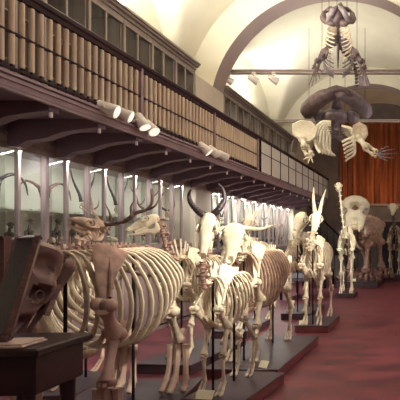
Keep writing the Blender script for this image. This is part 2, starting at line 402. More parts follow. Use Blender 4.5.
    for sg in (1, -1):
        wing = [V((xh + .13 * H, sg * W * .22, .885 * H)), V((xh + .165 * H, sg * W * .62, .86 * H)), V((xh + .15 * H, sg * W * .95, .80 * H)), V((xh + .10 * H, sg * W * .72, .79 * H)), V((xh + .04 * H, sg * W * .5, .78 * H)), V((xh + .07 * H, sg * W * .28, .83 * H))]
        b.plate(wing, .014 * H, V((-.5, .15 * sg, 1)))
        b.tube(smooth_curve([V((xh + .08 * H, sg * W * .5, .81 * H)), V((xh, sg * W * .48, .765 * H)), V((xh - .10 * H, sg * W * .4, .76 * H)), V((xh - .15 * H, sg * W * .38, .80 * H))], 8), [.018 * H, .025 * H, .027 * H, .02 * H, .018 * H, .02 * H, .026 * H, .02 * H], 8)
        b.tube([V((xh + .02 * H, sg * W * .46, .75 * H)), V((xh - .03 * H, sg * .01, .70 * H)), V((xh - .11 * H, sg * W * .36, .745 * H))], .012 * H, 6)
    b.build('pelvis', m, root)
    # ---- backbone
    x0 = xs + .12 * H; x1 = xh + .06 * H
    nv = 18; pts = []
    for i in range(nv + 1):
        t = i / nv; x = x0 + (x1 - x0) * t
        z = zsp - .07 * H * max(0, 1 - t * 5) ** 1.2 + .012 * H * math.sin(PI * t)
        pts.append(V((x, 0, z)))
    vr = .02 * H * (1 + .15 * (tk - 1))
    holder = None
    def vpart(lst, nm, mm):
        if detail:
            for c, t, up, rr, sp, tr in lst:
                q = MB(); vertebra(q, c, t, up, rr, sp, tr); q.build('vertebra', mm, root)
        else:
            q = MB()
            for c, t, up, rr, sp, tr in lst: vertebra(q, c, t, up, rr, sp, tr)
            q.build(nm, mm, root)
    lst = []
    for i in range(nv):
        c = pts[i].lerp(pts[i + 1], .5); t = i / nv
        sp = withers * H * max(.3, 1 - abs(t - .12) * 2.6 if t < .5 else .3); tr = .02 * H if t < .68 else .055 * H
        lst.append((c, pts[i] - pts[i + 1], V((0, 0, 1)), vr, sp, tr))
    vpart(lst, 'backbone', ms)
    # tail
    q = MB(); tp = smooth_curve([V((x1, 0, zsp)), V((xh - .06 * H, 0, .86 * H)), V((xh - .17 * H, 0, .80 * H)), V((xh - .22 * H, 0, .8 * H - .22 * H * tail))], 14)
    for i in range(13):
        c = tp[i].lerp(tp[i + 1], .5); q.tube([tp[i].lerp(c, .2), c, tp[i + 1].lerp(c, .2)], [vr * .9 * (1 - i / 17), vr * .55 * (1 - i / 17), vr * .9 * (1 - i / 17)], 6)
    q.build('tail_vertebrae', m, root)
    # ---- neck
    oc = inv @ V(occ); nb = pts[0]
    hl = (inv.to_3x3() @ V(hdir)).normalized(); ul = (inv.to_3x3() @ V(hup)).normalized()
    mid1 = nb.lerp(oc, .33) + V((.05 * H, 0, -.03 * H)) + (inv.to_3x3() @ V(neckbend)); mid2 = nb.lerp(oc, .7) + V((.02 * H, 0, .0 * H)) + (inv.to_3x3() @ V(neckbend)) * .5
    np_ = smooth_curve([nb, mid1, mid2, oc], nneck + 1)
    lst = []
    for i in range(nneck):
        c = np_[i].lerp(np_[i + 1], .5); t = (np_[i] - np_[i + 1])
        up = V((-.6, 0, 1)); up = up if abs(up.normalized().dot(t.normalized())) < .95 else V((-1, 0, .2))
        rr = min(max(vr * 1.1 * neckr, t.length * .38), vr * 1.3 * neckr)
        q = MB(); 
        lst.append((c, t, up, rr, .03 * H * neckr * (1.5 if i < 2 else 1), .03 * H * neckr))
    vpart2 = []
    for (c, t, up, rr, sp, tr) in lst:
        q = MB(); vertebra(q, c, t, up, rr, sp, tr)
        q.tube([c - t * .46, c, c + t * .46], [rr * .8, rr * .62, rr * .8], 8)
        vpart2.append(q)
    if detail:
        for q in vpart2: q.build('neck_vertebra', mnk, root)
    else:
        b = MB()
        for q in vpart2: b.add(q.v, q.f)
        b.build('neck_vertebrae', mnk, root)
    # ---- ribs
    ra = xs + .07 * H; rb = xh + .30 * Lb
    for i in range(nrib):
        t = i / (nrib - 1); x = ra + (rb - ra) * t; w = W * (.55 + .45 * math.sin(PI * min(1, .12 + .55 * t))) * (1 - barrel * max(0, 1 - t * 1.8))
        d = D * (.80 + .2 * math.sin(PI * min(.5, t * 1.2)) - .42 * max(0, t - .55) / .45)
        smax = 1 if t < .6 else 1 - .30 * (t - .6) / .4
        for sg in (1, -1):
            c = []
            for k in range(13):
                s = k / 12 * smax
                c.append(V((x - .26 * D * s * (.6 + .6 * t) + .10 * D * max(0, s - .75) * (1 - t), sg * (.2 * vr + w * math.sin(PI * (.0 + .92 * s ** .85))), zsp + .02 * H * math.sin(PI * min(1, s * 3)) - d * (1 - math.cos(PI * s ** .95)) / 2)))
            rr = .0092 * H * ribr
            MB().tube(c, [rr * q for q in (1.0, .8, .75, .8, .9, .95, 1, 1, 1, 1, 1.0, .95, .6)], 6, flat=1.3, ref=(0, 1, 0)).build('rib', mrb, root)
    b = MB(); b.tube(smooth_curve([V((xs + .12 * H, 0, zsp - D * .72)), V((xs, 0, zsp - D * .96)), V((xs - .3 * Lb, 0, zsp - D * 1.03))], 8), [.012 * H, .02 * H, .022 * H, .02 * H, .022 * H, .02 * H, .022 * H, .012 * H], 7, flat=.7); b.build('breastbone', m, root)
    # ---- rods
    if rods[0]: MB().cyl((xs + .02, 0, 0), (xs + .02, 0, zsp - .02 * H), .0125, 8).build('support_rod', M['rod'], root)
    if rods[1]: MB().cyl((xh + .12 * H, 0, 0), (xh + .12 * H, 0, zsp - .02 * H), .0125, 8).build('support_rod', M['rod'], root)
    # ---- head
    Mx = head_matrix(oc - hl * SL * .02, hl, ul)
    if headfn: headfn(root, Mx, inv)
    else:
        sk = make_skull(root, Mx, SL, kind, M[skm] if skm else ms, widen=widen, lowjaw=lowj, jawfat=jawfat)
        if horns:
            for h in horns: make_horn(sk, [inv @ V(p) for p in h['pts']], h['r'], M[h.get('m', 'horn')], h.get('rings', 0), name=h.get('name', 'horn'), tip=h.get('tip', .12))
            for h in horns:
                for tn in h.get('tines', []): make_horn(sk, [inv @ V(p) for p in tn], h['r'] * .55, M[h.get('m', 'horn')], name='antler_tine')
    return root

# ================================================================== SETTING
XW = -5.2; XR = .9; CX = -1.92; ZS = 4.27; RA = 2.75; RV = 3.32; YE = 20.0; YB = -2.0
def wall(name, pts, m, label):
    return struct(MB().box(*pts).build(name, m, smooth=False), label, 'wall')
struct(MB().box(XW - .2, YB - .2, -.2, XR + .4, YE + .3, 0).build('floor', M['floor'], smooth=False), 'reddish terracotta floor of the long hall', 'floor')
wall('wall_left', (XW - .2, YB, 0, XW, YE, 7.6), M['plaster'], 'left side wall behind the glass cabinets')
wall('wall_right', (XR + .36, YB, 0, XR + .56, YE, 7.6), M['plaster'], 'right side wall of the hall')
wall('wall_back', (XW - .2, YB - .2, 0, XR + .56, YB, 7.6), M['plaster'], 'rear wall behind the viewer')
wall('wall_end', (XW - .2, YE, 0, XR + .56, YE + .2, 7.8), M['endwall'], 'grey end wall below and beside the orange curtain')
# vault with side lunettes: solid shell
def zA(x): return ZS + math.sqrt(max(0.0, RV * RV - (x - CX) ** 2))
def zB(y, bays):
    z = 0
    for a, b in bays:
        c = (a + b) / 2; r = (b - a) / 2 * .9
        if abs(y - c) < r: z = max(z, 4.75 + math.sqrt(r * r - (y - c) ** 2) * (2.1 / r))
    return z
bays = [(-2, 3.6), (3.9, 9.5), (10.4, 15.7), (16.5, 20)]
nx, ny = 64, 180; vs = []; fs = []
for j in range(ny + 1):
    y = YB + (YE - YB) * j / ny
    for i in range(nx + 1):
        th = PI * i / nx; x = CX - RV * math.cos(th) * 1.0
        z = max(zA(x), zB(y, bays)); vs.append((x, y, z))
N1 = len(vs)
vs += [(x, y, z + .15) for x, y, z in vs]
W_ = nx + 1
for j in range(ny):
    for i in range(nx):
        a = j * W_ + i; fs.append((a, a + 1, a + W_ + 1, a + W_)); fs.append((a + N1, a + W_ + N1, a + W_ + 1 + N1, a + 1 + N1))
vault = MB().add(vs, fs).build('ceiling', M['plaster'])
struct(vault, 'cream plaster vault with side lunettes', 'ceiling')
def arch(name, y0, y1, label, m1):
    mb = MB(); n = 48; A = []; 
    for i in range(n + 1):
        th = PI * i / n; c, s = math.cos(th), math.sin(th)
        A.append(((CX - RA * c, ZS + RA * s), (CX - (RV + .1) * c, ZS + (RV + .35) * s)))
    A = [((CX - RA, 0), (XW, 0))] * 0 + A
    r0 = [(a[0], y0, a[1]) for a, b in A]; r1 = [(a[0], y1, a[1]) for a, b in A]; r2 = [(b[0], y1, b[1]) for a, b in A]; r3 = [(b[0], y0, b[1]) for a, b in A]
    k = len(r0); vs = r0 + r1 + r2 + r3; 
    for q, (u, v, mi) in enumerate(((0, 1, 1), (1, 2, 0), (2, 3, 0), (3, 0, 0))):
        pass
    fsA = [(i, i + 1, k + i + 1, k + i) for i in range(k - 1)]
    fsB = []
    for u, v in ((1, 2), (2, 3), (3, 0)):
        fsB += [(u * k + i, u * k + i + 1, v * k + i + 1, v * k + i) for i in range(k - 1)]
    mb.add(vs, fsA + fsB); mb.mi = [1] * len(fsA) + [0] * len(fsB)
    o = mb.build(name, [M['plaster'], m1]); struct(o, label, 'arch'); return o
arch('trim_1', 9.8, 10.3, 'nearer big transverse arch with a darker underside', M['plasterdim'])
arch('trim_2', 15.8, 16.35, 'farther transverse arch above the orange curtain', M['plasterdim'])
def pil(name, pts, label, m='pilaster'):
    mb = MB(); x0, y0, z0, x1, y1, z1 = pts; mb.rbox(*pts, .015); 
    struct(mb.build(name, M[m], smooth=False), label, 'pilaster')
pil('trim_3', (XW, 9.02, 0, -4.58, 9.7, 2.88), 'pale pilaster between the lower cabinets', 'pilaster')
pil('trim_4', (XW, 9.05, 2.98, -4.58, 10.3, 4.9), 'upper pilaster carrying the nearer arch')
pil('trim_5', (XW, 15.7, 0, -4.55, 16.4, 4.6), 'far pilaster carrying the second arch')
pil('trim_6', (.74, 9.05, 0, 1.26, 10.3, 4.9), 'right-hand pilaster carrying the nearer arch')
pil('trim_7', (.74, 15.7, 0, 1.26, 16.4, 4.9), 'right-hand pilaster carrying the second arch')
# panes added on the unseen right-hand wall, behind the fill lights
for i, y in enumerate((.5, 4.2, 7.6, 12.4)):
    mb = MB(); mb.box(1.22, y - .75, 2.6, 1.26, y + .75, 4.6)
    for k in range(4): mb.box(1.19, y - .75 + k * .48, 2.6, 1.22, y - .71 + k * .48, 4.6)
    struct(mb.build('window_%d' % (i + 1), M['shelf'], smooth=False), 'tall window in the right wall', 'window')

# ================================================================== LOWER CABINETS
ORD = ['first', 'second', 'third', 'fourth', 'fifth', 'sixth', 'seventh', 'eighth', 'ninth', 'tenth']
XF = -4.6
def cabinet(y0, y1, label, zg0=1.35, zg1=2.6, group=None, npan=2, post=.055):
    r = thing('display_cabinet', label, 'cabinet', (XF, (y0 + y1) / 2, 0), 0, group)
    a = y0 - (y0 + y1) / 2; b = -a; dx = XW - XF + .01
    mb = MB(); mb.box(dx, a, 0, -.03, b, .06); mb.box(dx, a, zg1 + .02, -.01, b, 2.86); mb.box(dx, a, 0.06, dx + .03, b, zg1); mb.box(dx, a, .06, -.02, a + .02, zg0 - .05); mb.box(dx, b - .02, .06, -.02, b, zg0 - .05)
    mb.build('carcass', M['cabwood'], r, False)
    sd = MB(); sd.box(dx + .03, a, zg0, dx + .12, a + .02, zg1); sd.box(dx + .03, a, zg0, -.03, a + .02, zg0 + .02); sd.build('side_rail', M['shelf'], r, False)
    MB().box(dx + .03, a + .02, zg0, dx + .045, b - .02, zg1 + .02).build('back_panel', M['caseback'], r, False)
    MB().box(dx + .04, a + .02, zg0 - .04, -.03, b - .02, zg0).build('cabinet_floor', M['shelf'], r, False)
    f = MB()
    f.rbox(-.05, a - .0, .06, .02, a + post, 2.66, .006); f.box(-.03, a, zg1 - .01, .012, b, zg1 + .08); f.box(-.03, a, zg0 - .07, .012, b, zg0)
    f.box(-.02, a, 2.66, .035, b, 2.72); f.box(-.02, a, 2.72, .06, b, 2.76)
    for k in range(1, npan):
        y = a + (b - a) * k / npan; f.rbox(-.04, y - .012, zg0 - .02, .008, y + .026, zg1, .004)
    f.build('front_frame', M['cabwood'], r, False)
    for k in range(npan):
        w = (b - a) / npan
        MB().box(-.022, a + w * k + .02, zg0, -.018, a + w * (k + 1) - .01, zg1).build('glass_pane', M['glass'], r, False)
        d = MB(); d.rbox(-.03, a + w * k + .03, .10, .004, a + w * (k + 1) - .02, zg0 - .08, .006); d.rbox(-.02, a + w * k + .08, .18, .012, a + w * (k + 1) - .07, zg0 - .16, .006)
        dd = d.build('door', M['cabwood'], r, False); MB().ball((.022, a + w * (k + .8), .8), .014, 8, 6).build('knob', M['rod'], dd)
    MB().box(dx + .05, a + .02, 1.93, -.16, b - .02, 1.95).build('shelf', M['shelf'], r, False)
    return r
y = 4.07; cabs = []
nun = 7
for i in range(nun):
    lab = ('glass fronted display cabinet %s left of the pale pilaster, under the balcony' % (['directly', 'second', 'third', 'fourth', 'fifth', 'sixth', 'seventh'][nun - 1 - i]))
    cabs.append((cabinet(y + .0, y + .69, lab, zg0=1.5), y)); y += .69
y = 9.72
for i in range(8):
    lab = 'bright glass fronted display cabinet, %s beyond the pale pilaster' % ORD[i]
    cabs.append((cabinet(y, y + .73, lab), y)); y += .73
# specimens standing in the cabinets
def specimen_horns(x, y, z, s, style, label, m='horn', rot=0):
    r = thing('mounted_horns', label, 'specimen', (x, y, z), rot)
    mb = MB(); mb.rbox(-.05, -.06, 0, .05, .06, .02, .004); mb.tube([(0, 0, .02), (0, 0, .07)], .012, 6); mb.build('stand', M['shelf'], r)
    sk = make_skull(r, head_matrix((-.02, 0, .10 + .06 * s), (.75, 0, -.5), (.5, 0, 1)), .20 * s, 'bovid', M['tan'])
    for sg in (1, -1):
        if style == 'arc': p = [(0, sg * .03 * s, .15 * s + .05), (-.02, sg * .08 * s, .38 * s), (-.02, sg * .22 * s, .46 * s), (-.02, sg * .33 * s, .36 * s), (0, sg * .36 * s, .18 * s)]
        elif style == 'vee': p = [(0, sg * .03 * s, .15 * s + .05), (0, sg * .06 * s, .35 * s), (0, sg * .16 * s, .6 * s), (0, sg * .2 * s, .82 * s)]
        elif style == 'lyre': p = [(0, sg * .03 * s, .15 * s + .05), (0, sg * .15 * s, .3 * s), (0, sg * .16 * s, .48 * s), (0, sg * .07 * s, .65 * s)]
        else: p = [(0, sg * .03 * s, .15 * s + .05), (0, sg * .14 * s, .3 * s), (0, sg * .2 * s, .55 * s), (.0, sg * .14 * s, .78 * s)]
        make_horn(sk, p, .03 * s, M[m], 8 if style != 'antler' else 0, name='horn')
        if style == 'antler':
            make_horn(sk, [(0, sg * .13 * s, .28 * s), (.05, sg * .08 * s, .36 * s), (.08, sg * .05 * s, .46 * s)], .018 * s, M[m], name='antler_tine')
            make_horn(sk, [(0, sg * .2 * s, .52 * s), (.0, sg * .28 * s, .6 * s), (0, sg * .33 * s, .72 * s)], .016 * s, M[m], name='antler_tine')
    return r
def specimen_skull(x, y, z, s, label, m='bone', kind='horse', yaw=0.):
    r = thing('small_skull', label, 'specimen', (x, y, z), yaw)
    make_skull(r, head_matrix((-.1 * s, 0, .12 * s), (1, 0, -.15), (0, 0, 1)), .3 * s, kind, M[m])
    return r
def specimen_box(x, y, z, h, label, m):
    """little upright mounted skeleton on a turned stand"""
    r = thing('small_mounted_skeleton', label, 'specimen', (x, y, z), -.7)
    q = MB(); q.rbox(-.05, -.06, 0, .05, .06, .02, .004); q.tube([(0, 0, .02), (0, 0, h * .45)], .008, 6); q.build('stand', M['rod'], r)
    b = MB(); b.tube(smooth_curve([(-.07, 0, h * .35), (-.03, 0, h * .55), (.03, 0, h * .6), (.06, 0, h * .8), (.08, 0, h * .9)], 10), [.006, .012, .016, .018, .018, .016, .014, .012, .012, .01], 7)
    for i in range(6):
        for sg in (1, -1): b.tube([(-.02 + i * .012, 0, h * .58), (-.02 + i * .012, sg * .04, h * .5), (-.015 + i * .012, sg * .035, h * .38), (-.01 + i * .012, 0, h * .33)], .0045, 5)
    for x_ in (-.05, .035):
        for sg in (1, -1): b.tube([(x_, sg * .02, h * .5), (x_ + .02, sg * .035, h * .28), (x_ - .01, sg * .035, h * .14), (x_ + .01, sg * .035, .022)], [.012, .009, .007, .008], 6)
    b.build('body_bones', M[m], r)
    make_skull(r, head_matrix((.08, 0, h * .9), (.9, 0, -.4), (.3, 0, 1)), .13, 'bovid', M[m], jaw=False)
XM = -4.88
sp = [  # cabinet index, kind, y offset, shelf (0 low 1 high), scale, style, material
 (1, 'h', .345, 1, .86, 'arc', 'horn'), (1, 's', .2, 0, .8, 0, 'bone'), (2, 'h', .345, 1, .8, 'arc', 'antler'), (2, 's', .5, 0, .7, 0, 'tan'),
 (3, 'h', .30, 1, .78, 'vee', 'horn'), (3, 'h', .32, 0, .48, 'lyre', 'antler'), (4, 'h', .33, 1, .8, 'vee', 'horn'), (4, 's', .4, 0, .9, 0, 'tan'),
 (5, 'h', .35, 1, .75, 'antler', 'antler'), (5, 'h', .3, 0, .48, 'vee', 'horn'), (6, 'h', .35, 1, .8, 'lyre', 'horn'), (6, 's', .3, 0, .8, 0, 'white'),
 (0, 'h', .4, 1, .8, 'vee', 'horn'), (7, 's', .3, 1, .9, 0, 'white'), (7, 'h', .4, 0, .6, 'lyre', 'horn'), (8, 'h', .4, 1, .7, 'vee', 'horn'), (9, 's', .4, 1, .9, 0, 'bone'),
 (10, 'h', .4, 0, .6, 'vee', 'antler'), (11, 's', .4, 1, .9, 0, 'tan'), (12, 'h', .4, 1, .6, 'arc', 'horn')]
rs = random.Random(3)
def where_(ci): return ('cabinet %s the pilaster' % (['seventh left of', 'sixth left of', 'fifth left of', 'fourth left of', 'third left of', 'second left of', 'directly left of'][ci]) if ci < 7 else '%s cabinet beyond the pilaster' % ORD[ci - 7])
have = {(q[0], q[3]) for q in sp}
for ci in range(1, 15):
    for sh in (0, 1):
        for e_, oy in (('near', .14), ('far', .56)):
            if (ci, sh) in have and (sh or rs.random() < .3): continue
            specimen_skull(-4.84, cabs[ci][1] + oy, 1.951 if sh else (1.501 if ci < 7 else 1.351), rs.uniform(.55, .85), 'small animal skull, %s end of %s shelf, %s' % (e_, 'upper' if sh else 'lower', where_(ci)), rs.choice(['darkbone', 'brown', 'tan', 'bone', 'greybone']), rs.choice(['horse', 'bovid']), rs.uniform(-1.2, -.2))
            if sh == 0: specimen_box(-4.98, cabs[ci][1] + oy + .08, 1.501 if ci < 7 else 1.351, rs.uniform(.3, .39), 'little mounted skeleton, %s end of lower shelf, %s' % (e_, where_(ci)), rs.choice(['darkbone', 'brown', 'greybone']))
for ci, k, oy, sh, s, st, mm in sp:
    z = 1.951 if sh else (1.501 if ci < 7 else 1.351); yy = cabs[ci][1] + oy
    where = ('cabinet %s the pilaster' % (['seventh left of', 'sixth left of', 'fifth left of', 'fourth left of', 'third left of', 'second left of', 'directly left of'][ci]) if ci < 7 else '%s cabinet beyond the pilaster' % ORD[ci - 7])
    lvl = 'upper shelf' if sh else 'lower shelf'
    if k == 'h': specimen_horns(XM, yy, z, s, st, '%s %s horns on %s of %s' % ('black' if mm == 'horn' else 'brown', {'arc': 'downward curving', 'vee': 'long spread', 'lyre': 'lyre shaped', 'antler': 'branched'}[st], lvl, where), mm, rot=-.5)
    else: specimen_skull(XM - .04, yy, z, s, 'small animal skull on %s of %s' % (lvl, where), mm, yaw=-.7)

# ================================================================== BALCONY
XB = -3.5; ZD = 2.9
bal = thing('balcony', 'dark painted wooden balcony running along the left wall above the display cabinets', 'balcony', (XB, 9, ZD))
L0, L1 = 1.0 - 9, 16.4 - 9
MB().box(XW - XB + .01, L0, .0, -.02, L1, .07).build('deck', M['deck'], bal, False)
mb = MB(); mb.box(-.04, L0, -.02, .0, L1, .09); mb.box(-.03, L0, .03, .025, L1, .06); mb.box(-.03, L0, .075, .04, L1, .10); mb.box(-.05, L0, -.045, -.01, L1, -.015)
mb.build('fascia', M['fascia'], bal, False)
k = 0; yb = 1.75
while yb < 16.2:
    q = yb - 9; pr = [(-1.05, -.30), (-1.05, 0), (-.06, 0), (-.06, -.09), (-.25, -.11), (-.45, -.14), (-.65, -.21), (-.85, -.24), (-.95, -.30)]
    mb = MB(); n = len(pr); vs = [(x, q - .06, z) for x, z in pr] + [(x, q + .06, z) for x, z in pr]
    mb.add(vs, [tuple(range(n)), tuple(range(n, 2 * n))[::-1]] + [(i, (i + 1) % n, n + (i + 1) % n, n + i) for i in range(n)])
    br = mb.build('bracket', M['deck'], bal, False)
    MB().cyl((-.09, q, -.14), (-.09, q, -.04), .016, 8).build('bracket_pendant', M['lampw'], br)
    yb += .645
# railing
rl = thing('balcony_railing', 'dark handrail with thick pale wooden balusters along the balcony edge', 'railing', (XB, 6, 3.0))
mb = MB(); a0, a1 = 1.0 - 6, 9.55 - 6
mb.rbox(-.035, a0, .70, .035, a1, .765, .012); mb.box(-.02, a0, .655, .02, a1, .70); mb.build('handrail', M['railing'], rl, False)
mb = MB(); mb.box(-.014, a0, .335, .014, a1, .355); mb.box(-.014, a0, .03, .014, a1, .05); mb.build('middle_rail', M['railing'], rl, False)
yb = 1.2; i = 0
while yb < 9.5:
    q = yb - 6
    if i % 20 == 5:
        MB().rbox(-.022, q - .022, 0, .022, q + .022, .70, .006).build('post', M['fascia'], rl, False)
    else:
        b = MB().cyl((0, q, 0), (0, q, .67), .010, 6).build('baluster', M['railing'], rl)
        s = MB(); s.cyl((0, q, .075), (0, q, .33), .0225, 10); s.cyl((0, q, .352), (0, q, .64), .0225, 10); s.build('sleeve', M['sleeve'], b)
    yb += .097; i += 1
r2 = thing('balcony_railing', 'far railing of white panels with thin dark bars beyond the nearer arch', 'railing', (XB, 13, 3.0))
a0, a1 = 9.6 - 13, 16.4 - 13
MB().rbox(-.035, a0, .70, .035, a1, .765, .012).build('handrail', M['railing'], r2, False)
MB().box(-.012, a0, .42, .022, a1, .435).build('middle_rail', M['railing'], r2, False)
yb = a0
while yb < a1 - .1:
    MB().box(-.01, yb + .02, .03, .012, min(yb + .655, a1), .69).build('panel', M['panel'], r2, False)
    MB().box(-.015, yb, .0, .025, yb + .02, .70).build('post', M['railing'], r2, False); yb += .655
MB().box(-.015, a1 - .02, .0, .025, a1, .70).build('post', M['railing'], r2, False)

# ================================================================== UPPER CABINETS
def upper(y0, y1, label, pale=False):
    r = thing('upper_cabinet', label, 'cabinet', (XF, (y0 + y1) / 2, 2.975)); a = y0 - (y0 + y1) / 2; b = -a; dx = XW - XF + .02
    c = MB(); c.box(dx, a, 0, dx + .03, b, 1.98); c.box(dx, a, 0, -.02, a + .02, 1.98); c.box(dx, b - .02, 0, -.02, b, 1.98); c.box(dx, a, 0, -.02, b, .1); c.box(dx + .0, a, 1.98, -.0, b, 2.02)
    c.build('carcass', M['panel' if pale else 'cabup'], r, False)
    MB().box(dx + .03, a + .02, .1, dx + .045, b - .02, 1.97).build('back_panel', M['panel' if pale else 'caseup'], r, False)
    f = MB(); f.rbox(-.04, a, .1, .02, a + .05, 1.96, .006); f.rbox(-.04, (a + b) / 2 - .015, .1, .008, (a + b) / 2 + .02, 1.93, .004); f.box(-.03, a, 1.90, .012, b, 1.99); f.box(-.03, a, .08, .012, b, .2)
    f.box(-.03, a, 1.99, .04, b, 2.04); f.box(-.03, a, 2.04, .09, b, 2.08); f.box(-.03, a, 2.08, .12, b, 2.12)
    f.build('front_frame', M['cabup'], r, False)
    for k in range(2):
        w = (b - a) / 2
        MB().box(-.022, a + w * k + .02, .2, -.018, a + w * (k + 1) - .01, 1.9).build('glass_pane', M['glass'], r, False)
    for z in (.65, 1.2): MB().box(dx + .04, a + .02, z, -.12, b - .02, z + .02).build('shelf', M['cabup'], r, False)
y = 9.03 - .72 * 9
for i in range(9):
    upper(y, y + .72, 'dark glazed upper cabinet on the balcony, %s left of the arch pilaster' % ['directly', 'second', 'third', 'fourth', 'fifth', 'sixth', 'seventh', 'eighth', 'ninth'][8 - i]); y += .72
y = 10.32
for i in range(7):
    upper(y, y + .76, 'pale glazed upper cabinet on the balcony, %s beyond the nearer arch' % ORD[i], True); y += .76

# ================================================================== BEAMS, LAMPS
def beamobj(y, z, label):
    mb = MB(); mb.rbox(XW + .02, y - .05, z - .045, 1.24, y + .05, z - .015, .004); mb.rbox(XW + .02, y - .05, z + .02, 1.24, y + .05, z + .05, .004); mb.box(XW + .02, y - .02, z - .02, 1.24, y + .02, z + .03)
    return tag(mb.build('tie_beam', M['beam'], smooth=False), label, 'beam')
beamobj(10.5, 5.47, 'painted steel tie beam across the hall just beyond the nearer arch')
beamobj(14.9, 5.47, 'painted steel tie beam across the hall above the orange curtain')
def lamp(p, tgt, label, s=1.0, on=0, group=None, col=(1, .88, .70), size=55, hang=None):
    p = Vector(p); d = (Vector(tgt) - p).normalized()
    r = thing('spotlight', label, 'lamp', p, 0, group)
    q = MB(); L = .15 * s; rr = .05 * s
    q.tube([d * (-L * .5), d * (-L * .45), d * (-L * .2), d * (L * .2), d * (L * .48), d * (L * .5)], [rr * .5, rr * .75, rr * .85, rr, rr * 1.15, rr * 1.1], 16); q.build('lamp_can', M['lampw'], r)
    MB().tube([d * (L * .5), d * (L * .53)], [rr * 1.0, rr * .9], 16).build('lens', M['lens'] if on else M['lampw'], r)
    side = d.cross(Vector((0, 0, 1))).normalized()
    b = MB(); base = Vector(hang) - p if hang is not None else Vector((0, 0, -.12 * s))
    up = base.normalized()
    pts = [side * rr * 1.15, side * rr * 1.2 + up * rr * 1.4, up * rr * 1.5, -side * rr * 1.2 + up * rr * 1.4, -side * rr * 1.15]
    b.tube(pts, .008 * s, 6); b.tube([up * rr * 1.4, base], .010 * s, 6); b.tube([base - up * .015, base], [.035 * s, .035 * s], 12); b.build('bracket', M['lampw'], r)
    if on:
        l = bpy.data.lights.new('spot', 'SPOT'); l.energy = on; l.color = col; l.spot_size = math.radians(size); l.spot_blend = .6; l.shadow_soft_size = .06
        o = bpy.data.objects.new('spot', l); COL.objects.link(o); o.location = p + d * (L * .6 + .02); o.rotation_euler = d.to_track_quat('-Z', 'Y').to_euler()
XL = XB + .07
def by(px): return XL, -XL * F / (VX - px)
def balc(px, py, tgt, label, on, s=1.0, **k):
    x, y = by(px); z = CH + (VY - py) * y / F
    lamp((x, y, z), tgt, label, s, on, hang=(x - .06, y, 3.0), **k)
KW = 1.0
balc(107, 108, (-1.0, 5.6, 2.0), 'white spotlight at the left of the first pair on the balcony edge', 70 * KW, 1.35)
balc(122, 113, (-1.2, 6.0, 1.9), 'white spotlight at the right of the first pair on the balcony edge', 60 * KW, 1.3)
balc(141, 121, (-2.3, 5.4, 1.3), 'white spotlight at the left of the second pair, aimed low', 70 * KW, 1.3)
balc(150, 127, (-1.9, 5.2, 1.4), 'white spotlight at the right of the second pair on the balcony edge', 60 * KW, 1.3)
balc(204, 148, (-1.9, 7.6, 1.5), 'leftmost white spotlight in the far trio on the balcony edge', 60 * KW, 1.35)
balc(213, 151, (-2.3, 9.2, 1.5), 'middle white spotlight in the far trio on the balcony edge', 50 * KW, 1.3)
balc(222, 155, (-2.0, 11.5, 1.8), 'rightmost white spotlight in the far trio on the balcony edge', 70 * KW, 1.3)
for px, tg, w in ((228, (-3.1, 11.8, 4.2), 'leftmost'), (253, (-2.2, 11.8, 4.4), 'middle'), (273, (-1.6, 12, 4.3), 'rightmost')):
    x = (px - VX) * 10.4 / F
    lamp((x, 10.4, 5.27), tg, '%s of the three white spotlights hanging under the nearer tie beam' % w, 1.5, 90 if w == 'leftmost' else 25, hang=(x, 10.46, 5.43), size=70)

# ================================================================== PLINTHS
def plinth(cx, cy, w, l, rot, label, h=.12, m='plinth', side='plinth'):
    r = thing('plinth', label, 'plinth', (cx, cy, 0), rot)
    MB().rbox(-w / 2, -l / 2, 0, w / 2, l / 2, h - .015, .006).build('plinth_body', M[side], r, False)
    MB().rbox(-w / 2 - .008, -l / 2 - .008, h - .015, w / 2 + .008, l / 2 + .008, h, .005).build('plinth_top', M['plinthtop'], r, False)
    return r
plinth(-2.67, 3.70, 1.0, 2.0, .17, 'large dark plinth under the big barrel ribbed skeleton in the foreground')
plinth(-1.88, 4.55, .58, .88, -.12, 'dark plinth under the skeleton with black lyre horns', side='plinthred')
plinth(-2.99, 5.92, .68, 1.30, -.10, 'dark plinth behind the foreground skeleton, under the long necked one')
plinth(-2.05, 5.95, .86, 1.75, -.03, 'reddish sided plinth under the cow skeleton', side='plinthred')
plinth(-1.90, 8.12, .56, 1.06, 0, 'reddish sided plinth under the skeleton with tall straight horns', side='plinthred')
plinth(-2.52, 9.45, .56, 1.3, 0, 'dark plinth behind and left of the tall straight horned skeleton')
plinth(-2.12, 12.3, .52, .6, 0, 'small plinth under the long necked giraffe calf skeleton', side='plinth')
plinth(-2.15, 15.4, 1.35, 2.0, 0, 'wide dark plinth under the elephant skeleton', h=.2)
plinth(-1.15, 17.8, .8, 1.4, 0, 'dark plinth under the pale skulled skeleton at the right edge', h=.18)
plinth(-3.15, 7.75, .66, 1.2, 0, 'dark plinth hidden among legs behind the cow skeleton')
plinth(-3.62, 4.62, .55, .8, .1, 'dark plinth under the antlered deer skeleton')

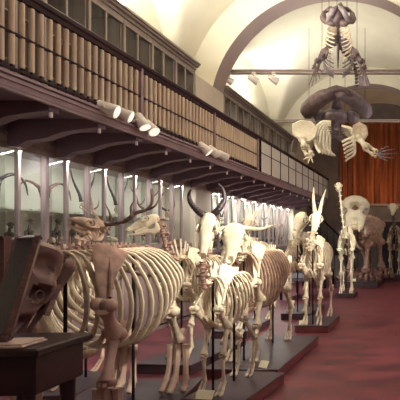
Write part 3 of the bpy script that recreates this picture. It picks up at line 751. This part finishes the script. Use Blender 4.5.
def card(p, label, w=.11, h=.06, rz=0, tilt=-.6):
    r = thing('label_card', label, 'card', p, rz)
    mb = MB(); mb.X = Matrix.Rotation(tilt, 4, 'X'); mb.rbox(-w / 2, -.004, 0, w / 2, .004, h, .002)
    mb.build('card', M['card'], r, False)
    s = MB(); s.add([(-.02, .0, 0), (.02, 0, 0), (.02, h * .55, 0), (-.02, h * .55, 0), (0, h * .5, h * .7)], [(0, 1, 2, 3), (0, 4, 1), (1, 4, 2), (2, 4, 3), (3, 4, 0)]); s.build('easel_back', M['card'], r, False)
card((-2.02, 4.12, .122), 'cream label card in front of the black lyre horned skeleton', .165, .085, -.15)
card((-1.84, 5.12, .122), 'cream label card on the corner of the cow plinth', .12, .085, -.4)
card((-2.06, 7.66, .122), 'cream label card in front of the tall straight horned skeleton', .15, .08)
card((-2.28, 14.5, .202), 'small white label card at the foot of the elephant skeleton', .16, .1)

# ================================================================== ANIMALS
# --- foreground rhinoceros
quadruped('huge brown and cream barrel ribbed rhinoceros skeleton with lowered head, left foreground', -2.57, 3.70, (.08, -1), 1.60, 1.02, .44, .76, tk=1.25, nrib=14,
          occ=P(45, 248, 2.85), hdir=(-.12, -.35, -.93), hup=(-.1, -.95, .3), SL=.60, kind='rhino', m='tan', ms='brown', mr='bone', mn='darkbone', foot='three', withers=.04, ribr=1.0, neckr=.9, name='rhinoceros_skeleton', tail=1, ml='rhino', rods=(1, 1), widen=.98, lowj=.62, barrel=.5, scapw=.85, jawfat=1.1, skm='umber')
# --- hartebeest with lyre horns
hb = P(210, 217, 4.25)
def ph(l, Y): return [P(x, y, Y + dy) for x, y, dy in l]
quadruped('cream antelope skeleton with black ringed lyre shaped horns, facing the viewer', -1.98, 4.56, (-.10, -1), 1.28, .52, .155, .48, tk=1.0, ribr=.85, nrib=9,
          occ=P(210, 215, 4.22), hdir=(.0, -.35, -.93), hup=(.42, -1, .4), SL=.46, kind='bovid', m='bone', ms='white', mn='brown', name='antelope_skeleton', widen=.76,
          horns=[dict(pts=ph([(205, 216, 0), (198, 211, 0), (191, 203, .05), (189, 195, .05), (191, 189, 0)], 4.22), r=.036, rings=14), dict(pts=ph([(212, 216, 0), (219, 209, 0), (224, 200, .05), (223, 190, .05), (218, 183, 0)], 4.22), r=.036, rings=14)])
# --- long necked horse-like, head turned left
quadruped('cream long necked skeleton with its head turned left beside the antler', -2.98, 5.98, (-.12, -1), 1.42, .70, .20, .53, tk=1.0, nrib=14,
          occ=P(158, 217, 5.3), hdir=(-.9, -.25, -.42), hup=(-.3, 0, 1), SL=.37, kind='horse', m='bone', mn='brown', ms='bone', name='long_necked_skeleton', foot='single', neckbend=(.05, 0, -.02), withers=.17)
# --- cow
quadruped('big tan ribbed cow skeleton with a white skull and wide level horns', -2.15, 6.00, (-.06, -1), 1.50, 1.05, .255, .70, tk=1.2, nrib=13,
          occ=P(236, 225, 5.2), hdir=(0, -.38, -.9), hup=(.38, -1, .4), SL=.47, kind='bovid', m='bone', ms='white', mr='tan', mn='brown', name='cow_skeleton', widen=1.25, withers=.13, ribr=1.15,
          horns=[dict(pts=ph([(229, 228, 0), (220, 229, 0), (211, 229, 0), (203, 225, 0)], 5.2), r=.032, m='white'), dict(pts=ph([(241, 228, 0), (252, 229, 0), (262, 229, 0), (273, 225, 0)], 5.2), r=.032, m='white')])
# --- straight thin-horned goat behind the cow
quadruped('cream goat like skeleton with two thin pale upright horns, behind the cow', -3.05, 7.8, (-.2, -1), 1.62, .8, .24, .6, tk=1.0, nrib=13,
          occ=P(252, 216, 7.3), hdir=(-.3, -.4, -.75), hup=(-.1, -1, .4), SL=.36, kind='bovid', m='bone', detail=False, name='goat_skeleton',
          horns=[dict(pts=ph([(250, 216, 0), (250, 209, 0), (249, 202, .1)], 7.3), r=.030, m='white'), dict(pts=ph([(254, 216, 0), (258, 210, 0), (263, 203, .1)], 7.3), r=.030, m='white')])
# --- oryx with tall horns
quadruped('white skeleton with very tall straight pale horns, standing mid hall', -1.90, 8.12, (-.02, -1), 1.60, .76, .20, .58, tk=1.05, nrib=13,
          occ=P(317, 213, 7.7), hdir=(-.03, -.45, -.85), hup=(.25, -1, .45), SL=.42, kind='bovid', m='bone', ms='white', detail=False, name='antelope_skeleton',
          horns=[dict(pts=ph([(315, 213, 0), (313.5, 200, 0), (313.5, 187, .1)], 7.7), r=.036, m='white'), dict(pts=ph([(319.5, 213, 0), (322, 201, 0), (326, 189, .1)], 7.7), r=.036, m='white')])
# --- horse beside the oryx
quadruped('pale hornless skeleton with a large skull, just left of the tall straight horned one', -2.50, 9.5, (-.1, -1), 1.68, .85, .26, .62, tk=1.1, nrib=13,
          occ=P(303, 213, 9.0), hdir=(-.25, -.4, -.85), hup=(-.1, -1, .45), SL=.52, kind='horse', m='bone', ms='white', detail=False, name='horse_skeleton', foot='single', widen=1.3)
# --- giraffe calf
quadruped('slim giraffe calf skeleton with an upright neck and small white skull', -2.12, 12.35, (.1, -1), 1.85, .5, .22, .55, tk=.85, nrib=12,
          occ=P(338.5, 184, 12.0), hdir=(.15, -.8, -.45), hup=(0, 0, 1), SL=.36, kind='bovid', m='white', detail=False, name='giraffe_skeleton', nneck=10, neckr=.62, rods=(1, 0), widen=1.1)
# --- elephant
def elephant_head(root, Mx, inv):
    mb = MB(); mb.X = Mx    # local x = down the face, z = forward
    prof = [(0, .18, .10, -.22), (.08, .30, .22, -.34), (.22, .37, .30, -.38), (.38, .36, .28, -.34), (.5, .33, .25, -.24), (.6, .30, .24, -.18), (.75, .26, .25, -.08), (.9, .23, .22, .02), (1, .20, .16, .06)]
    n, k = 32, 32; vs = []; fs = []; L = 1.12
    for j in range(k + 1):
        t = j / k; hw, zt, zb = lerp_tab(prof, t); hw *= 1.12; mid = (zt + zb) / 2; hh = (zt - zb) / 2
        for i in range(n):
            a = 2 * PI * i / n; p = Vector((t, hw * math.cos(a) * (1 - .12 * math.exp(-((t - .1) / .1) ** 2) * (abs(math.sin(a)))), mid + hh * math.sin(a)))
            for (q, rr, dep) in ((Vector((.36, 0, .28)), .085, .34), (Vector((.50, .32, .08)), .10, .14), (Vector((.50, -.32, .08)), .10, .14), (Vector((.78, 0, .26)), .08, .12), (Vector((.92, 0, .24)), .08, .14)):
                dd = ((p - q) * 1).length
                if dd < rr * 1.4: p = p + (Vector((q.x, 0, mid)) - q).normalized() * dep * min(1, (1.4 - dd / rr) / .5)
            vs.append(p * L)
    for j in range(k):
        for i in range(n): fs.append((j * n + i, j * n + (i + 1) % n, (j + 1) * n + (i + 1) % n, (j + 1) * n + i))
    fs.append(tuple(range(n))[::-1]); fs.append(tuple(k * n + i for i in range(n))); mb.add(vs, fs)
    for sg in (1, -1):
        mb.tube([Vector((.50, .27 * sg, .12)), Vector((.58, .36 * sg, -.05)), Vector((.52, .34 * sg, -.25))], .035, 8)
    sk = mb.build('skull', M['white'], root)
    for sg in (1, -1):
        t = MB(); t.X = Mx; t.tube(smooth_curve([(.95, .13 * sg, .14), (1.08, .15 * sg, .20), (1.2, .17 * sg, .32), (1.25, .17 * sg, .46)], 10), [.05, .05, .048, .045, .042, .038, .033, .028, .02, .008], 10); t.build('tusk', M['white'], sk)
    j = MB(); j.X = Mx
    for sg in (1, -1): j.tube(smooth_curve([(.5, .28 * sg, -.22), (.8, .27 * sg, -.2), (1.0, .2 * sg, -.05), (1.1, .07 * sg, .1), (1.14, .01 * sg, .18)], 12), [.05, .07, .09, .10, .09, .085, .08, .07, .06, .05, .04, .03], 10)
    j.build('lower_jaw', M['tan'], sk)
quadruped('huge elephant skeleton with a domed pale skull at the far end of the hall', -2.0, 15.55, (-.28, -1), 2.45, 1.35, .48, 1.05, tk=2.0, nrib=17, z0=.2,
          occ=P(356, 197, 14.6), hdir=(-.02, -.20, -1), hup=(.12, -1, .2), SL=1.0, m='bone', ms='bone', mr='tan', mn='brown', ml='brown', foot='five', withers=.06, ribr=1.3, detail=False, name='elephant_skeleton', headfn=elephant_head, nneck=6, neckr=1.2)
# --- camel at right edge
quadruped('tall dark bodied skeleton with a small pale skull at the right edge of the hall', -1.16, 17.85, (.02, -1), 2.0, .8, .28, .75, tk=1.0, nrib=12, z0=.18,
          occ=P(393, 204, 17.3), hdir=(0, -.5, -.80), hup=(0, -1, .5), SL=.50, kind='bovid', m='bone', ms='white', mn='darkbone', mr='brown', foot='camel', detail=False, name='camel_skeleton', nneck=7, widen=1.5)
# --- deer with antlers at left, behind rhino
AY = 4.6
quadruped('cream deer skeleton with long dark branching antlers, behind the barrel ribbed skeleton', -3.62, 4.72, (-.25, -1), 1.46, .50, .17, .50, tk=.85, nrib=13,
          occ=P(106, 228, AY), hdir=(-.8, -.2, .28), hup=(.3, 0, 1), SL=.36, kind='bovid', m='tan', mr='bone', ms='tan', name='deer_skeleton', withers=.10,
          horns=[dict(pts=ph([(103, 224, 0), (112, 224, -.05), (125, 221, -.15), (136, 213, -.2), (146, 210, -.2), (152, 202, -.2), (151, 190, -.2)], AY), r=.026, m='antler', name='antler', tip=.2,
                      tines=[ph([(111, 224, -.05), (110, 214, -.1), (105, 203, -.1)], AY), ph([(132, 216, -.2), (131, 207, -.25), (135, 199, -.25)], AY), ph([(146, 210, -.2), (155, 206, -.25), (160, 196, -.25)], AY)]),
                 dict(pts=ph([(101, 223, .1), (97, 218, .2), (93, 210, .3), (92, 203, .4), (90, 194, .5)], AY), r=.020, m='tan', name='antler', tip=.2, tines=[ph([(96, 216, .2), (90, 214, .2), (83, 208, .15)], AY), ph([(93, 210, .3), (98, 206, .3), (99, 199, .3)], AY)])])

# ================================================================== HANGING SKELETONS
def flipper(parent, pts, m, fingers, r=.035, flat=.6):
    """arm from shoulder along pts then fan of fingers; each bone its own part"""
    pts = [Vector(p) for p in pts]
    bone(pts[0], pts[1], r * 1.5).build('upper_arm_bone', m[0], parent)
    d = (pts[2] - pts[1]); s = d.cross(Vector((0, 1, 0))).normalized() * r * 1.1
    bone(pts[1] + s, pts[2] + s, r * .8).build('forearm_bone', m[1], parent); bone(pts[1] - s, pts[2] - s, r * .8).build('forearm_bone', m[1], parent)
    b = MB()
    for i in range(6): b.ball(pts[2] + s * ((i % 3) - 1) * 1.2 + d.normalized() * r * (i // 3) * 1.2, r * .75, 7, 5)
    b.build('wrist_bones', m[1], parent)
    for f in fingers:
        c = smooth_curve([pts[2] + d.normalized() * r] + [Vector(q) for q in f], 13); q = MB()
        q.tube(c, [r * .62 * (1 - i / 15) * (1.25 if i % 3 == 0 else .75) for i in range(13)], 7); q.build('finger_bones', m[2], parent)
# --- lower, big whale
o = Vector(P(335, 125, 12.0))
wh = thing('whale_skeleton', 'large hanging whale skeleton with dark arched jaws and white ribs, over the orange curtain', 'skeleton', o)
def Q(px, py, Y=12.0): return P(px, py, Y) - o
mb = MB()
for side, pts in ((0, [(339, 93, 11.3), (328, 95, 11.4), (317, 101, 11.7), (309, 109, 12.1), (307, 116, 12.5)]), (1, [(333, 93, 11.3), (345, 95, 11.4), (355, 101, 11.7), (364, 109, 12.1), (366, 117, 12.5)])):
    c = smooth_curve([Q(*p) for p in pts], 18); jb = MB(); jb.tube(c, [.06, .10, .13, .15, .16, .17, .175, .18, .185, .19, .19, .185, .18, .17, .16, .14, .11, .07], 12, flat=1.3); jb.rough(.02, 5); jb.build('jaw_bone', M['darkbone'] if side == 0 else M['jawgrey'], wh)
c = smooth_curve([Q(327, 92, 11.25), Q(337, 89, 11.2), Q(346, 92, 11.25), Q(352, 96, 11.3)], 10)
MB().tube(c, [.05, .09, .08, .10, .09, .11, .08, .08, .05, .03], 9).rough(.03, 8).build('snout_tip', M['darkbone'], wh)
sk = MB(); sk.ball(Q(336, 116, 12.4), (.36, .5, .17), 20, 14); sk.ball(Q(321, 117, 12.5), (.2, .3, .16), 14, 9); sk.ball(Q(352, 117, 12.5), (.2, .3, .16), 14, 9)
sk.tube([Q(336, 95, 11.5), Q(336, 103, 12.0), Q(336, 112, 12.4)], [.06, .13, .2], 12); sk.rough(.05, 4); sk.build('skull', M['greybone'], wh)
for i in range(6):
    q = MB(); vertebra(q, Q(337 + i * .6, 128 + i * 2.2, 12.3 + i * .35), (0, 1, -.1), (0, 0, 1), .085, .14, .16); q.build('vertebra', M['greybone'], wh)
# scapulae
MB().plate([Q(292, 124, 11.8), Q(300, 120, 11.7), Q(311, 121, 11.7), Q(319, 128, 11.8), Q(316, 138, 11.9), Q(309, 143, 11.9), Q(300, 141, 11.9), Q(292, 135, 11.9)], .10, (0.15, -1, .1), bulge=-.06).rough(.015, 6).build('shoulder_blade', M['white'], wh)
MB().plate([Q(353, 125, 11.8), Q(360, 122, 11.7), Q(367, 126, 11.7), Q(368, 134, 11.8), Q(364, 141, 11.9), Q(357, 140, 11.9), Q(352, 133, 11.9)], .12, (-.1, -1, .15), bulge=-.08).rough(.012, 6).build('shoulder_blade', M['bone'], wh)
for i in range(6):
    Y = 12.0 + i * .28
    k = i * 3.0; a = smooth_curve([Q(331, 122 + i * 2.5, Y), Q(322 + k * .5, 122 + i * 2, Y), Q(315 + k, 130 + i * 1.5, Y), Q(315 + k, 143 + i * 1.5, Y), Q(320 + k, 153 + i * .6, Y - .1)], 14)
    MB().tube(a, .038, 8, flat=.6).build('rib', M['white'], wh)
for i in range(6):
    Y = 11.9 + i * .25
    a = smooth_curve([Q(342, 126 + i, Y + .3), Q(352 , 129 + i * 2.2, Y), Q(354 + i * .2, 136 + i * 3.4, Y), Q(347 - i * .0, 139.5 + i * 4.0, Y), Q(342 + i * .8, 142 + i * 3.9, Y)], 14)
    MB().tube(a, .038, 8, flat=.7).build('rib', M['white'], wh)
flipper(wh, [Q(359, 138, 11.85), Q(366, 147, 11.7), Q(375, 153, 11.6)], [M['white'], M['bone'], M['greybone']], [[Q(382, 149, 11.5), Q(389, 146, 11.4)], [Q(384, 151, 11.5), Q(395, 149, 11.4)], [Q(384, 154, 11.5), Q(398, 153, 11.4)], [Q(383, 157, 11.5), Q(394, 158, 11.4)], [Q(381, 158, 11.5), Q(388, 161, 11.4)]], r=.055)
flipper(wh, [Q(302, 139, 11.85), Q(305, 147, 11.7), Q(309, 154, 11.7)], [M['white'], M['white'], M['white']], [[Q(306, 158, 11.7), Q(303, 160, 11.6)], [Q(309, 160, 11.7), Q(308, 164, 11.6)], [Q(312, 160, 11.7), Q(313, 163, 11.6)]], r=.06)
for px, py, Y in ((330, 92, 11.25), (345, 96, 11.35), (309, 108, 12.0), (365, 109, 12.0), (345, 112, 12.6)):
    b = Q(px, py, Y); top = min(7.2, zA(b.x + o.x)) - o.z; MB().cyl(b, (b.x, b.y, top), .006, 5).build('wire', M['rod'], wh)
# --- upper one
U0 = 9.2; o2 = Vector(P(338, 45, U0))
up = thing('dolphin_skeleton', 'smaller dark skeleton hanging highest of all, in front of the nearer arch', 'skeleton', o2)
def U(px, py, Y=U0): return P(px, py, Y) - o2
sk = MB()
sk.tube(smooth_curve([U(341, 4, 9.1), U(340, 12, 8.9), U(338, 20, 8.8), U(336, 27, 8.85)], 10), [.03, .08, .12, .15, .17, .18, .16, .13, .09, .04], 12, flat=.7)
for sg in (1, -1):
    sk.tube(smooth_curve([U(338 + sg * 2, 22, 8.8), U(338 + sg * 9, 24, 8.75), U(338 + sg * 14, 20, 8.85), U(338 + sg * 14, 13, 9.0), U(338 + sg * 8, 10, 9.05), U(338 + sg * 3, 15, 9.0)], 18), [.05 + .02 * math.sin(i) for i in range(18)], 8)
sk.rough(.025, 7); sk.build('skull', M['darkbone'], up)
j = MB()
for sg in (1, -1): j.tube(smooth_curve([U(338, 6, 8.7), U(338 + sg * 6, 12, 8.6), U(338 + sg * 11, 23, 8.8)], 10), [.02, .03, .04, .05, .05, .055, .055, .05, .045, .03], 8)
j.build('lower_jaw', M['greybone'], up)
for i in range(13):
    t = i / 12; cy = 24 + 20 * t; Y = 9.0 + 1.0 * t * .7; w = 7 + 8 * math.sin(PI * min(.62, .15 + .5 * t)); dp = 10 + 22 * min(1, t * 1.3)
    for sg in (1, -1):
        a = smooth_curve([U(338, cy, Y), U(338 + sg * w * .7, cy + dp * .18, Y - .02), U(338 + sg * w, cy + dp * .52, Y - .06), U(338 + sg * w * .85, cy + dp * .85, Y - .12), U(338 + sg * w * .30, cy + dp * 1.05, Y - .16)], 12)
        MB().tube(a, .018, 6, flat=.7).build('rib', M['bone'] if i < 7 else M['greybone'], up)
    q = MB(); vertebra(q, U(338, cy, Y), (0, 1, -.4), (0, 0, 1), .045, .06, .05); q.build('vertebra', M['darkbone'], up)
b = MB(); b.tube(smooth_curve([U(338, 44, 8.95), U(338, 56, 9.0), U(338, 68, 9.2)], 8), [.02, .05, .06, .045, .05, .035, .03, .02], 8, flat=.5); b.build('breastbone', M['darkbone'], up)
for sg, ox in ((-1, 0), (1, 3)):
    s = lambda x, y, Y=9.05: U(338 + ox + sg * x, y, Y)
    MB().plate([s(11, 46), s(17, 50), s(20, 57), s(17, 62), s(11, 58), s(9, 52)], .05, (0, -1, .2)).build('shoulder_blade', M['darkbone'], up)
    flipper(up, [s(15, 56), s(20, 61), s(22, 67)], [M['darkbone']] * 3, [[s(22, 76), s(22, 84)], [s(24, 76), s(26, 86)], [s(25, 74), s(29, 86)], [s(20, 73), s(18, 79)], [s(18, 70), s(15, 74)]], r=.035)
for i in range(12):
    t = i / 11; q = MB(); vertebra(q, U(340 + 16 * math.sin(PI * .5 * min(1, t * 1.4)), 48 + t * 38, 9.75 - .2 * t), (0.1, .3, -1), (1, 0, 0), .05 * (1 - .4 * t), .05, .05); q.build('tail_vertebra', M['darkbone'], up)
MB().plate([U(358, 76, 9.5), U(367, 75, 9.5), U(370, 84, 9.5), U(368, 87, 9.5), U(359, 86, 9.5)], .03, (0, -1, 0)).build('tail_plate', M['greybone'], up)
for px, py, Y in ((329, 16, 8.9), (347, 16, 8.9), (337, 40, 9.5), (322, 55, 9.05), (357, 55, 9.05)):
    b = U(px, py, Y); MB().cyl(b, (b.x, b.y, zA(b.x + o2.x) - .02 - o2.z), .005, 5).build('wire', M['rod'], up)

# ================================================================== FAR END
# orange curtain in folds
mb = MB(); n = 120; x0, x1, z0, z1 = -3.72, 1.0, 3.12, 6.72
top = []; 
for i in range(n + 1):
    x = x0 + (x1 - x0) * i / n; yy = 19.86 + .045 * math.sin(i * 1.05) + .02 * math.sin(i * 2.3 + 1)
    zt = min(z1, zA(x) - .06); top.append((x, yy, zt))
vs = [(x, yy, z0) for x, yy, zt in top] + top + [(x, yy + .03, z0) for x, yy, zt in top] + [(x, yy + .03, zt) for x, yy, zt in top]; k = n + 1; fs = []
for i in range(n):
    fs += [(i, i + 1, k + i + 1, k + i), (2 * k + i, 3 * k + i, 3 * k + i + 1, 2 * k + i + 1), (k + i, k + i + 1, 3 * k + i + 1, 3 * k + i), (i, 2 * k + i, 2 * k + i + 1, i + 1)]
mb.add(vs, fs); tag(mb.build('curtain', M['curtain']), 'tall orange brown curtain hanging on the end wall', 'curtain')
struct(MB().rbox(-3.9, 19.86, 3.02, 1.2, 20.0, 3.12, .01).build('trim_8', M['beam'], smooth=False), 'pale ledge along the end wall below the curtain', 'ledge')
dr = thing('double_door', 'dark double door in the end wall behind the right edge skeleton', 'door', (-1.25, 19.95, 0))
MB().rbox(-.75, -.05, 0, .75, .04, 2.4, .01).build('door_frame', M['beam'], dr, False)
for sg in (-1, 1):
    q = MB(); q.rbox(min(sg * .68, sg * .01), -.075, .02, max(sg * .68, sg * .01), -.04, 2.32, .006)
    for z in (.25, 1.3): q.rbox(min(sg * .56, sg * .12), -.09, z, max(sg * .56, sg * .12), -.07, z + .85, .008)
    d = q.build('door_leaf', M['darkdoor'], dr, False); MB().ball((sg * .06, -.1, 1.05), .03, 8, 6).build('door_knob', M['beam'], d)
# stair with sloping handrail at far left
st = thing('staircase', 'dark staircase with a sloping handrail by the far left corner', 'stairs', (-3.6, 18.6, 0))
q = MB()
for i in range(10): q.box(-1.2 + i * .2, -.5, 0, -1.2 + (i + 1) * .2, .6, 2.1 - i * .2)
q.build('steps', M['endwall'], st, False)
q = MB(); q.tube([(-1.2, -.52, 3.05), (.9, -.52, 1.0)], .04, 8)
for i in range(8): q.cyl((-1.1 + i * .27, -.52, 2.0 - i * .262), (-1.1 + i * .27, -.52, 2.95 - i * .262), .012, 6)
q.build('stair_handrail', M['rod'], st)
def low_case(x, y, w, d, h, label, m='bluegrey'):
    r = thing('low_showcase', label, 'showcase', (x, y, 0)); q = MB()
    q.rbox(-w / 2, -d / 2, h * .45, w / 2, d / 2, h * .55, .01); q.build('showcase_tray', M[m], r, False)
    for a in (-1, 1):
        for b in (-1, 1): MB().rbox(a * (w / 2 - .05) - .03, b * (d / 2 - .05) - .03, 0, a * (w / 2 - .05) + .03, b * (d / 2 - .05) + .03, h * .45, .005).build('leg', M['rod'], r, False)
    f = MB()
    for a in (-1, 1):
        for b in (-1, 1): f.box(a * (w / 2 - .015) - .012, b * (d / 2 - .015) - .012, h * .55, a * (w / 2 - .015) + .012, b * (d / 2 - .015) + .012, h)
    for b in (-1, 1): f.box(-w / 2, b * (d / 2 - .015) - .012, h - .02, w / 2, b * (d / 2 - .015) + .012, h)
    for a in (-1, 1): f.box(a * (w / 2 - .015) - .012, -d / 2, h - .02, a * (w / 2 - .015) + .012, d / 2, h)
    f.build('showcase_frame', M['rod'], r, False)
    g = MB(); g.box(-w / 2 + .01, -d / 2 + .012, h * .55, w / 2 - .01, -d / 2 + .016, h - .02); g.box(-w / 2 + .02, -d / 2 + .02, h - .015, w / 2 - .02, d / 2 - .02, h - .011); g.build('glass_pane', M['glass'], r, False)
low_case(-3.35, 12.4, .8, 1.6, 1.05, 'low dark showcase beyond the cow skeleton')
low_case(-3.5, 15.0, .8, 1.4, 1.05, 'low dark showcase left of the elephant skeleton')

# ================================================================== FOREGROUND DESK + CASE
dk = thing('desk', 'dark red wooden desk at the bottom left corner', 'desk', (-2.25, 2.18, 0), .06)
MB().rbox(-.75, -.19, 1.06, .50, .19, 1.10, .008).build('desk_top', M['desk'], dk, False)
MB().rbox(-.72, -.16, .88, .47, .16, 1.06, .006).build('apron', M['desk'], dk, False)
for x in (-.68, .41):
    for y in (-.13, .13):
        MB().tube([(x, y, 0), (x, y, .08), (x, y, .12), (x, y, .5), (x, y, .82), (x, y, .9)], [.022, .028, .02, .026, .034, .036], 4 if 0 else 10).build('leg', M['desk'], dk)
def quadbar(mb, pts, r):
    mb.tube(pts, r, 4)
cs = thing('framed_display', 'tilted glass display in a dark wooden frame standing on the desk', 'display', (-2.1, 2.15, 1.10))
c0 = Vector((-2.1, 2.15, 1.10))
A = P(19, 239, 2.28) - c0; B = P(38, 238, 2.22) - c0; C_ = P(8, 338, 2.06) - c0; D_ = P(-12, 340, 2.12) - c0
nrm = (B - A).cross(D_ - A).normalized()
if nrm.y > 0: nrm = -nrm
f = MB()
for a, b in ((A, B), (B, C_), (C_, D_), (D_, A)): f.tube([a + (a - b).normalized() * .01, b + (b - a).normalized() * .01], .017, 4, ref=nrm, flat=1.0)
f.build('frame', M['frame'], cs, False)
MB().plate([A, B, C_, D_], .02, nrm).build('lining', M['picture'], cs, False)
g = MB(); o_ = nrm * .014; g.add([A + o_, B + o_, C_ + o_, D_ + o_, A + o_ * 1.3, B + o_ * 1.3, C_ + o_ * 1.3, D_ + o_ * 1.3], [(0, 1, 2, 3), (7, 6, 5, 4), (0, 4, 5, 1), (1, 5, 6, 2), (2, 6, 7, 3), (3, 7, 4, 0)]); g.build('glass_pane', M['glass'], cs, False)
s2 = MB(); s2.box(-.5, -.02, 0.0, -.02, .12, .03); s2.build('foot_rail', M['frame'], cs, False)
cs2 = thing('framed_display', 'dark upright wooden panel at the far left edge beside the tilted display', 'display', (-2.35, 2.36, 1.10))
E = [P(-30, 239, 2.37), P(17, 238, 2.37), P(12, 300, 2.37), P(-30, 310, 2.37)]
mb = MB(); mb.rbox(-.22, -.01, 0, .16, .015, .50, .004); mb.build('panel', M['desk'], cs2, False)
mb = MB(); mb.box(-.22, -.02, .48, .16, .02, .51); mb.box(.145, -.02, 0, .165, .02, .5); mb.build('frame', M['frame'], cs2, False)
q = MB(); q.rbox(-.18, -.10, 0, .16, .06, .012, .003); q.rbox(-.16, -.09, .012, .15, .055, .02, .003)
pp = q.build('open_book', M['paper'], smooth=False); pp.location = (-1.98, 2.11, 1.101); pp.rotation_euler = (0, 0, .1); tag(pp, 'flat pinkish booklet lying on the dark desk', 'booklet')

# ================================================================== LIGHTS
def area(loc, tgt, sx, sy, e, col, name='area'):
    l = bpy.data.lights.new(name, 'AREA'); l.shape = 'RECTANGLE'; l.size = sx; l.size_y = sy; l.energy = e; l.color = col
    o = bpy.data.objects.new(name, l); COL.objects.link(o); o.location = loc
    o.rotation_euler = (Vector(tgt) - Vector(loc)).to_track_quat('-Z', 'Y').to_euler(); return o
WARM = (1, .96, .84)
# up-lights lying along the tops of the upper cabinets
area((-4.95, 6.6, 5.2), (-4.5, 6.6, 7), .25, 5.2, 700, WARM, 'uplight')
area((-4.95, 12.8, 5.2), (-4.9, 12.8, 7), .25, 4.6, 165, WARM, 'uplight')
area((.75, 5.5, 5.2), (0, 5.5, 7), .25, 6, 35, (1, .72, .6), 'uplight')
area((.75, 13, 5.2), (0, 13, 7), .25, 5, 25, (.95, .85, .8), 'uplight')
# purplish fill lights added along the right wall, out of view
for y in (.5, 4.2, 7.6, 12.4):
    area((1.15, y, 3.6), (-3.2, y + .8, 1.6), 1.4, 1.9, 25, (.92, .78, .93), 'window_light')
# strip lamps inside the display cabinets
for q, (c_, y) in enumerate(cabs):
    e = 12 if q < 2 else 9 if q < 7 else 24
    area((-4.652, y + .36, 2.607), (-4.85, y + .36, 1.75), .03, .6, e, (1, 1, .92), 'case_lamp')
# warm wash on the curtain
l = area((-1.8, 18.2, 3.3), (-1.8, 20, 5.2), 2.6, .3, 16, (1, .6, .35), 'curtain_wash')
def spot(loc, tgt, e, size, col=(1, .93, .76), r=.12):
    l = bpy.data.lights.new('spot', 'SPOT'); l.energy = e; l.color = col; l.spot_size = math.radians(size); l.spot_blend = .7; l.shadow_soft_size = r
    o = bpy.data.objects.new('spot', l); COL.objects.link(o); o.location = loc; o.rotation_euler = (Vector(tgt) - Vector(loc)).to_track_quat('-Z', 'Y').to_euler()
# spotlights of the opposite balcony
spot((.5, 3.0, 3.1), (-2.2, 4.1, 1.5), 500, 30)
spot((.5, 4.0, 3.1), (-2.1, 5.0, 1.6), 560, 32)
spot((.5, 5.6, 3.1), (-2.3, 7.2, 1.6), 560, 42)
spot((.5, 8.6, 3.1), (-2.3, 12.5, 1.8), 480, 34)
w = bpy.data.worlds.new('World'); scn.world = w; w.use_nodes = True
w.node_tree.nodes['Background'].inputs[0].default_value = (.5, .35, .5, 1); w.node_tree.nodes['Background'].inputs[1].default_value = .25

# ================================================================== CAMERA
cam = bpy.data.cameras.new('Camera'); co = bpy.data.objects.new('Camera', cam); COL.objects.link(co); scn.camera = co
co.location = (0, 0, CH); co.rotation_euler = (PI / 2, 0, 0)
cam.sensor_width = 36; cam.lens = 36 * F / 400; cam.shift_x = (200 - VX) / 400; cam.shift_y = (VY - 200) / 400; cam.clip_start = .05
vs_ = scn.view_settings; vs_.view_transform = 'Standard'; vs_.look = 'None'; vs_.gamma = 1; vs_.use_curve_mapping = False; vs_.exposure = 0.42

# ---- shared phrases for the repeated things
GR = {'display_cabinet': 'glass display cabinets along the left wall', 'upper_cabinet': 'glazed cabinets on the balcony', 'plinth': 'low plinths under the skeletons',
      'label_card': 'cream label cards on the plinths', 'tie_beam': 'tie beams across the hall', 'mounted_horns': 'mounted horns in the display cabinets',
      'small_skull': 'small skulls in the display cabinets', 'small_mounted_skeleton': 'little skeletons in the display cabinets', 'low_showcase': 'low showcases at the far end'}
for ob in list(COL.objects):
    if ob.parent is None and 'category' in ob:
        base = ob.name.split('.')[0]
        if base in GR: ob['group'] = GR[base]
        elif base == 'spotlight': ob['group'] = 'spotlights under the tie beam' if 'tie beam' in ob['label'] else 'spotlights on the balcony edge'
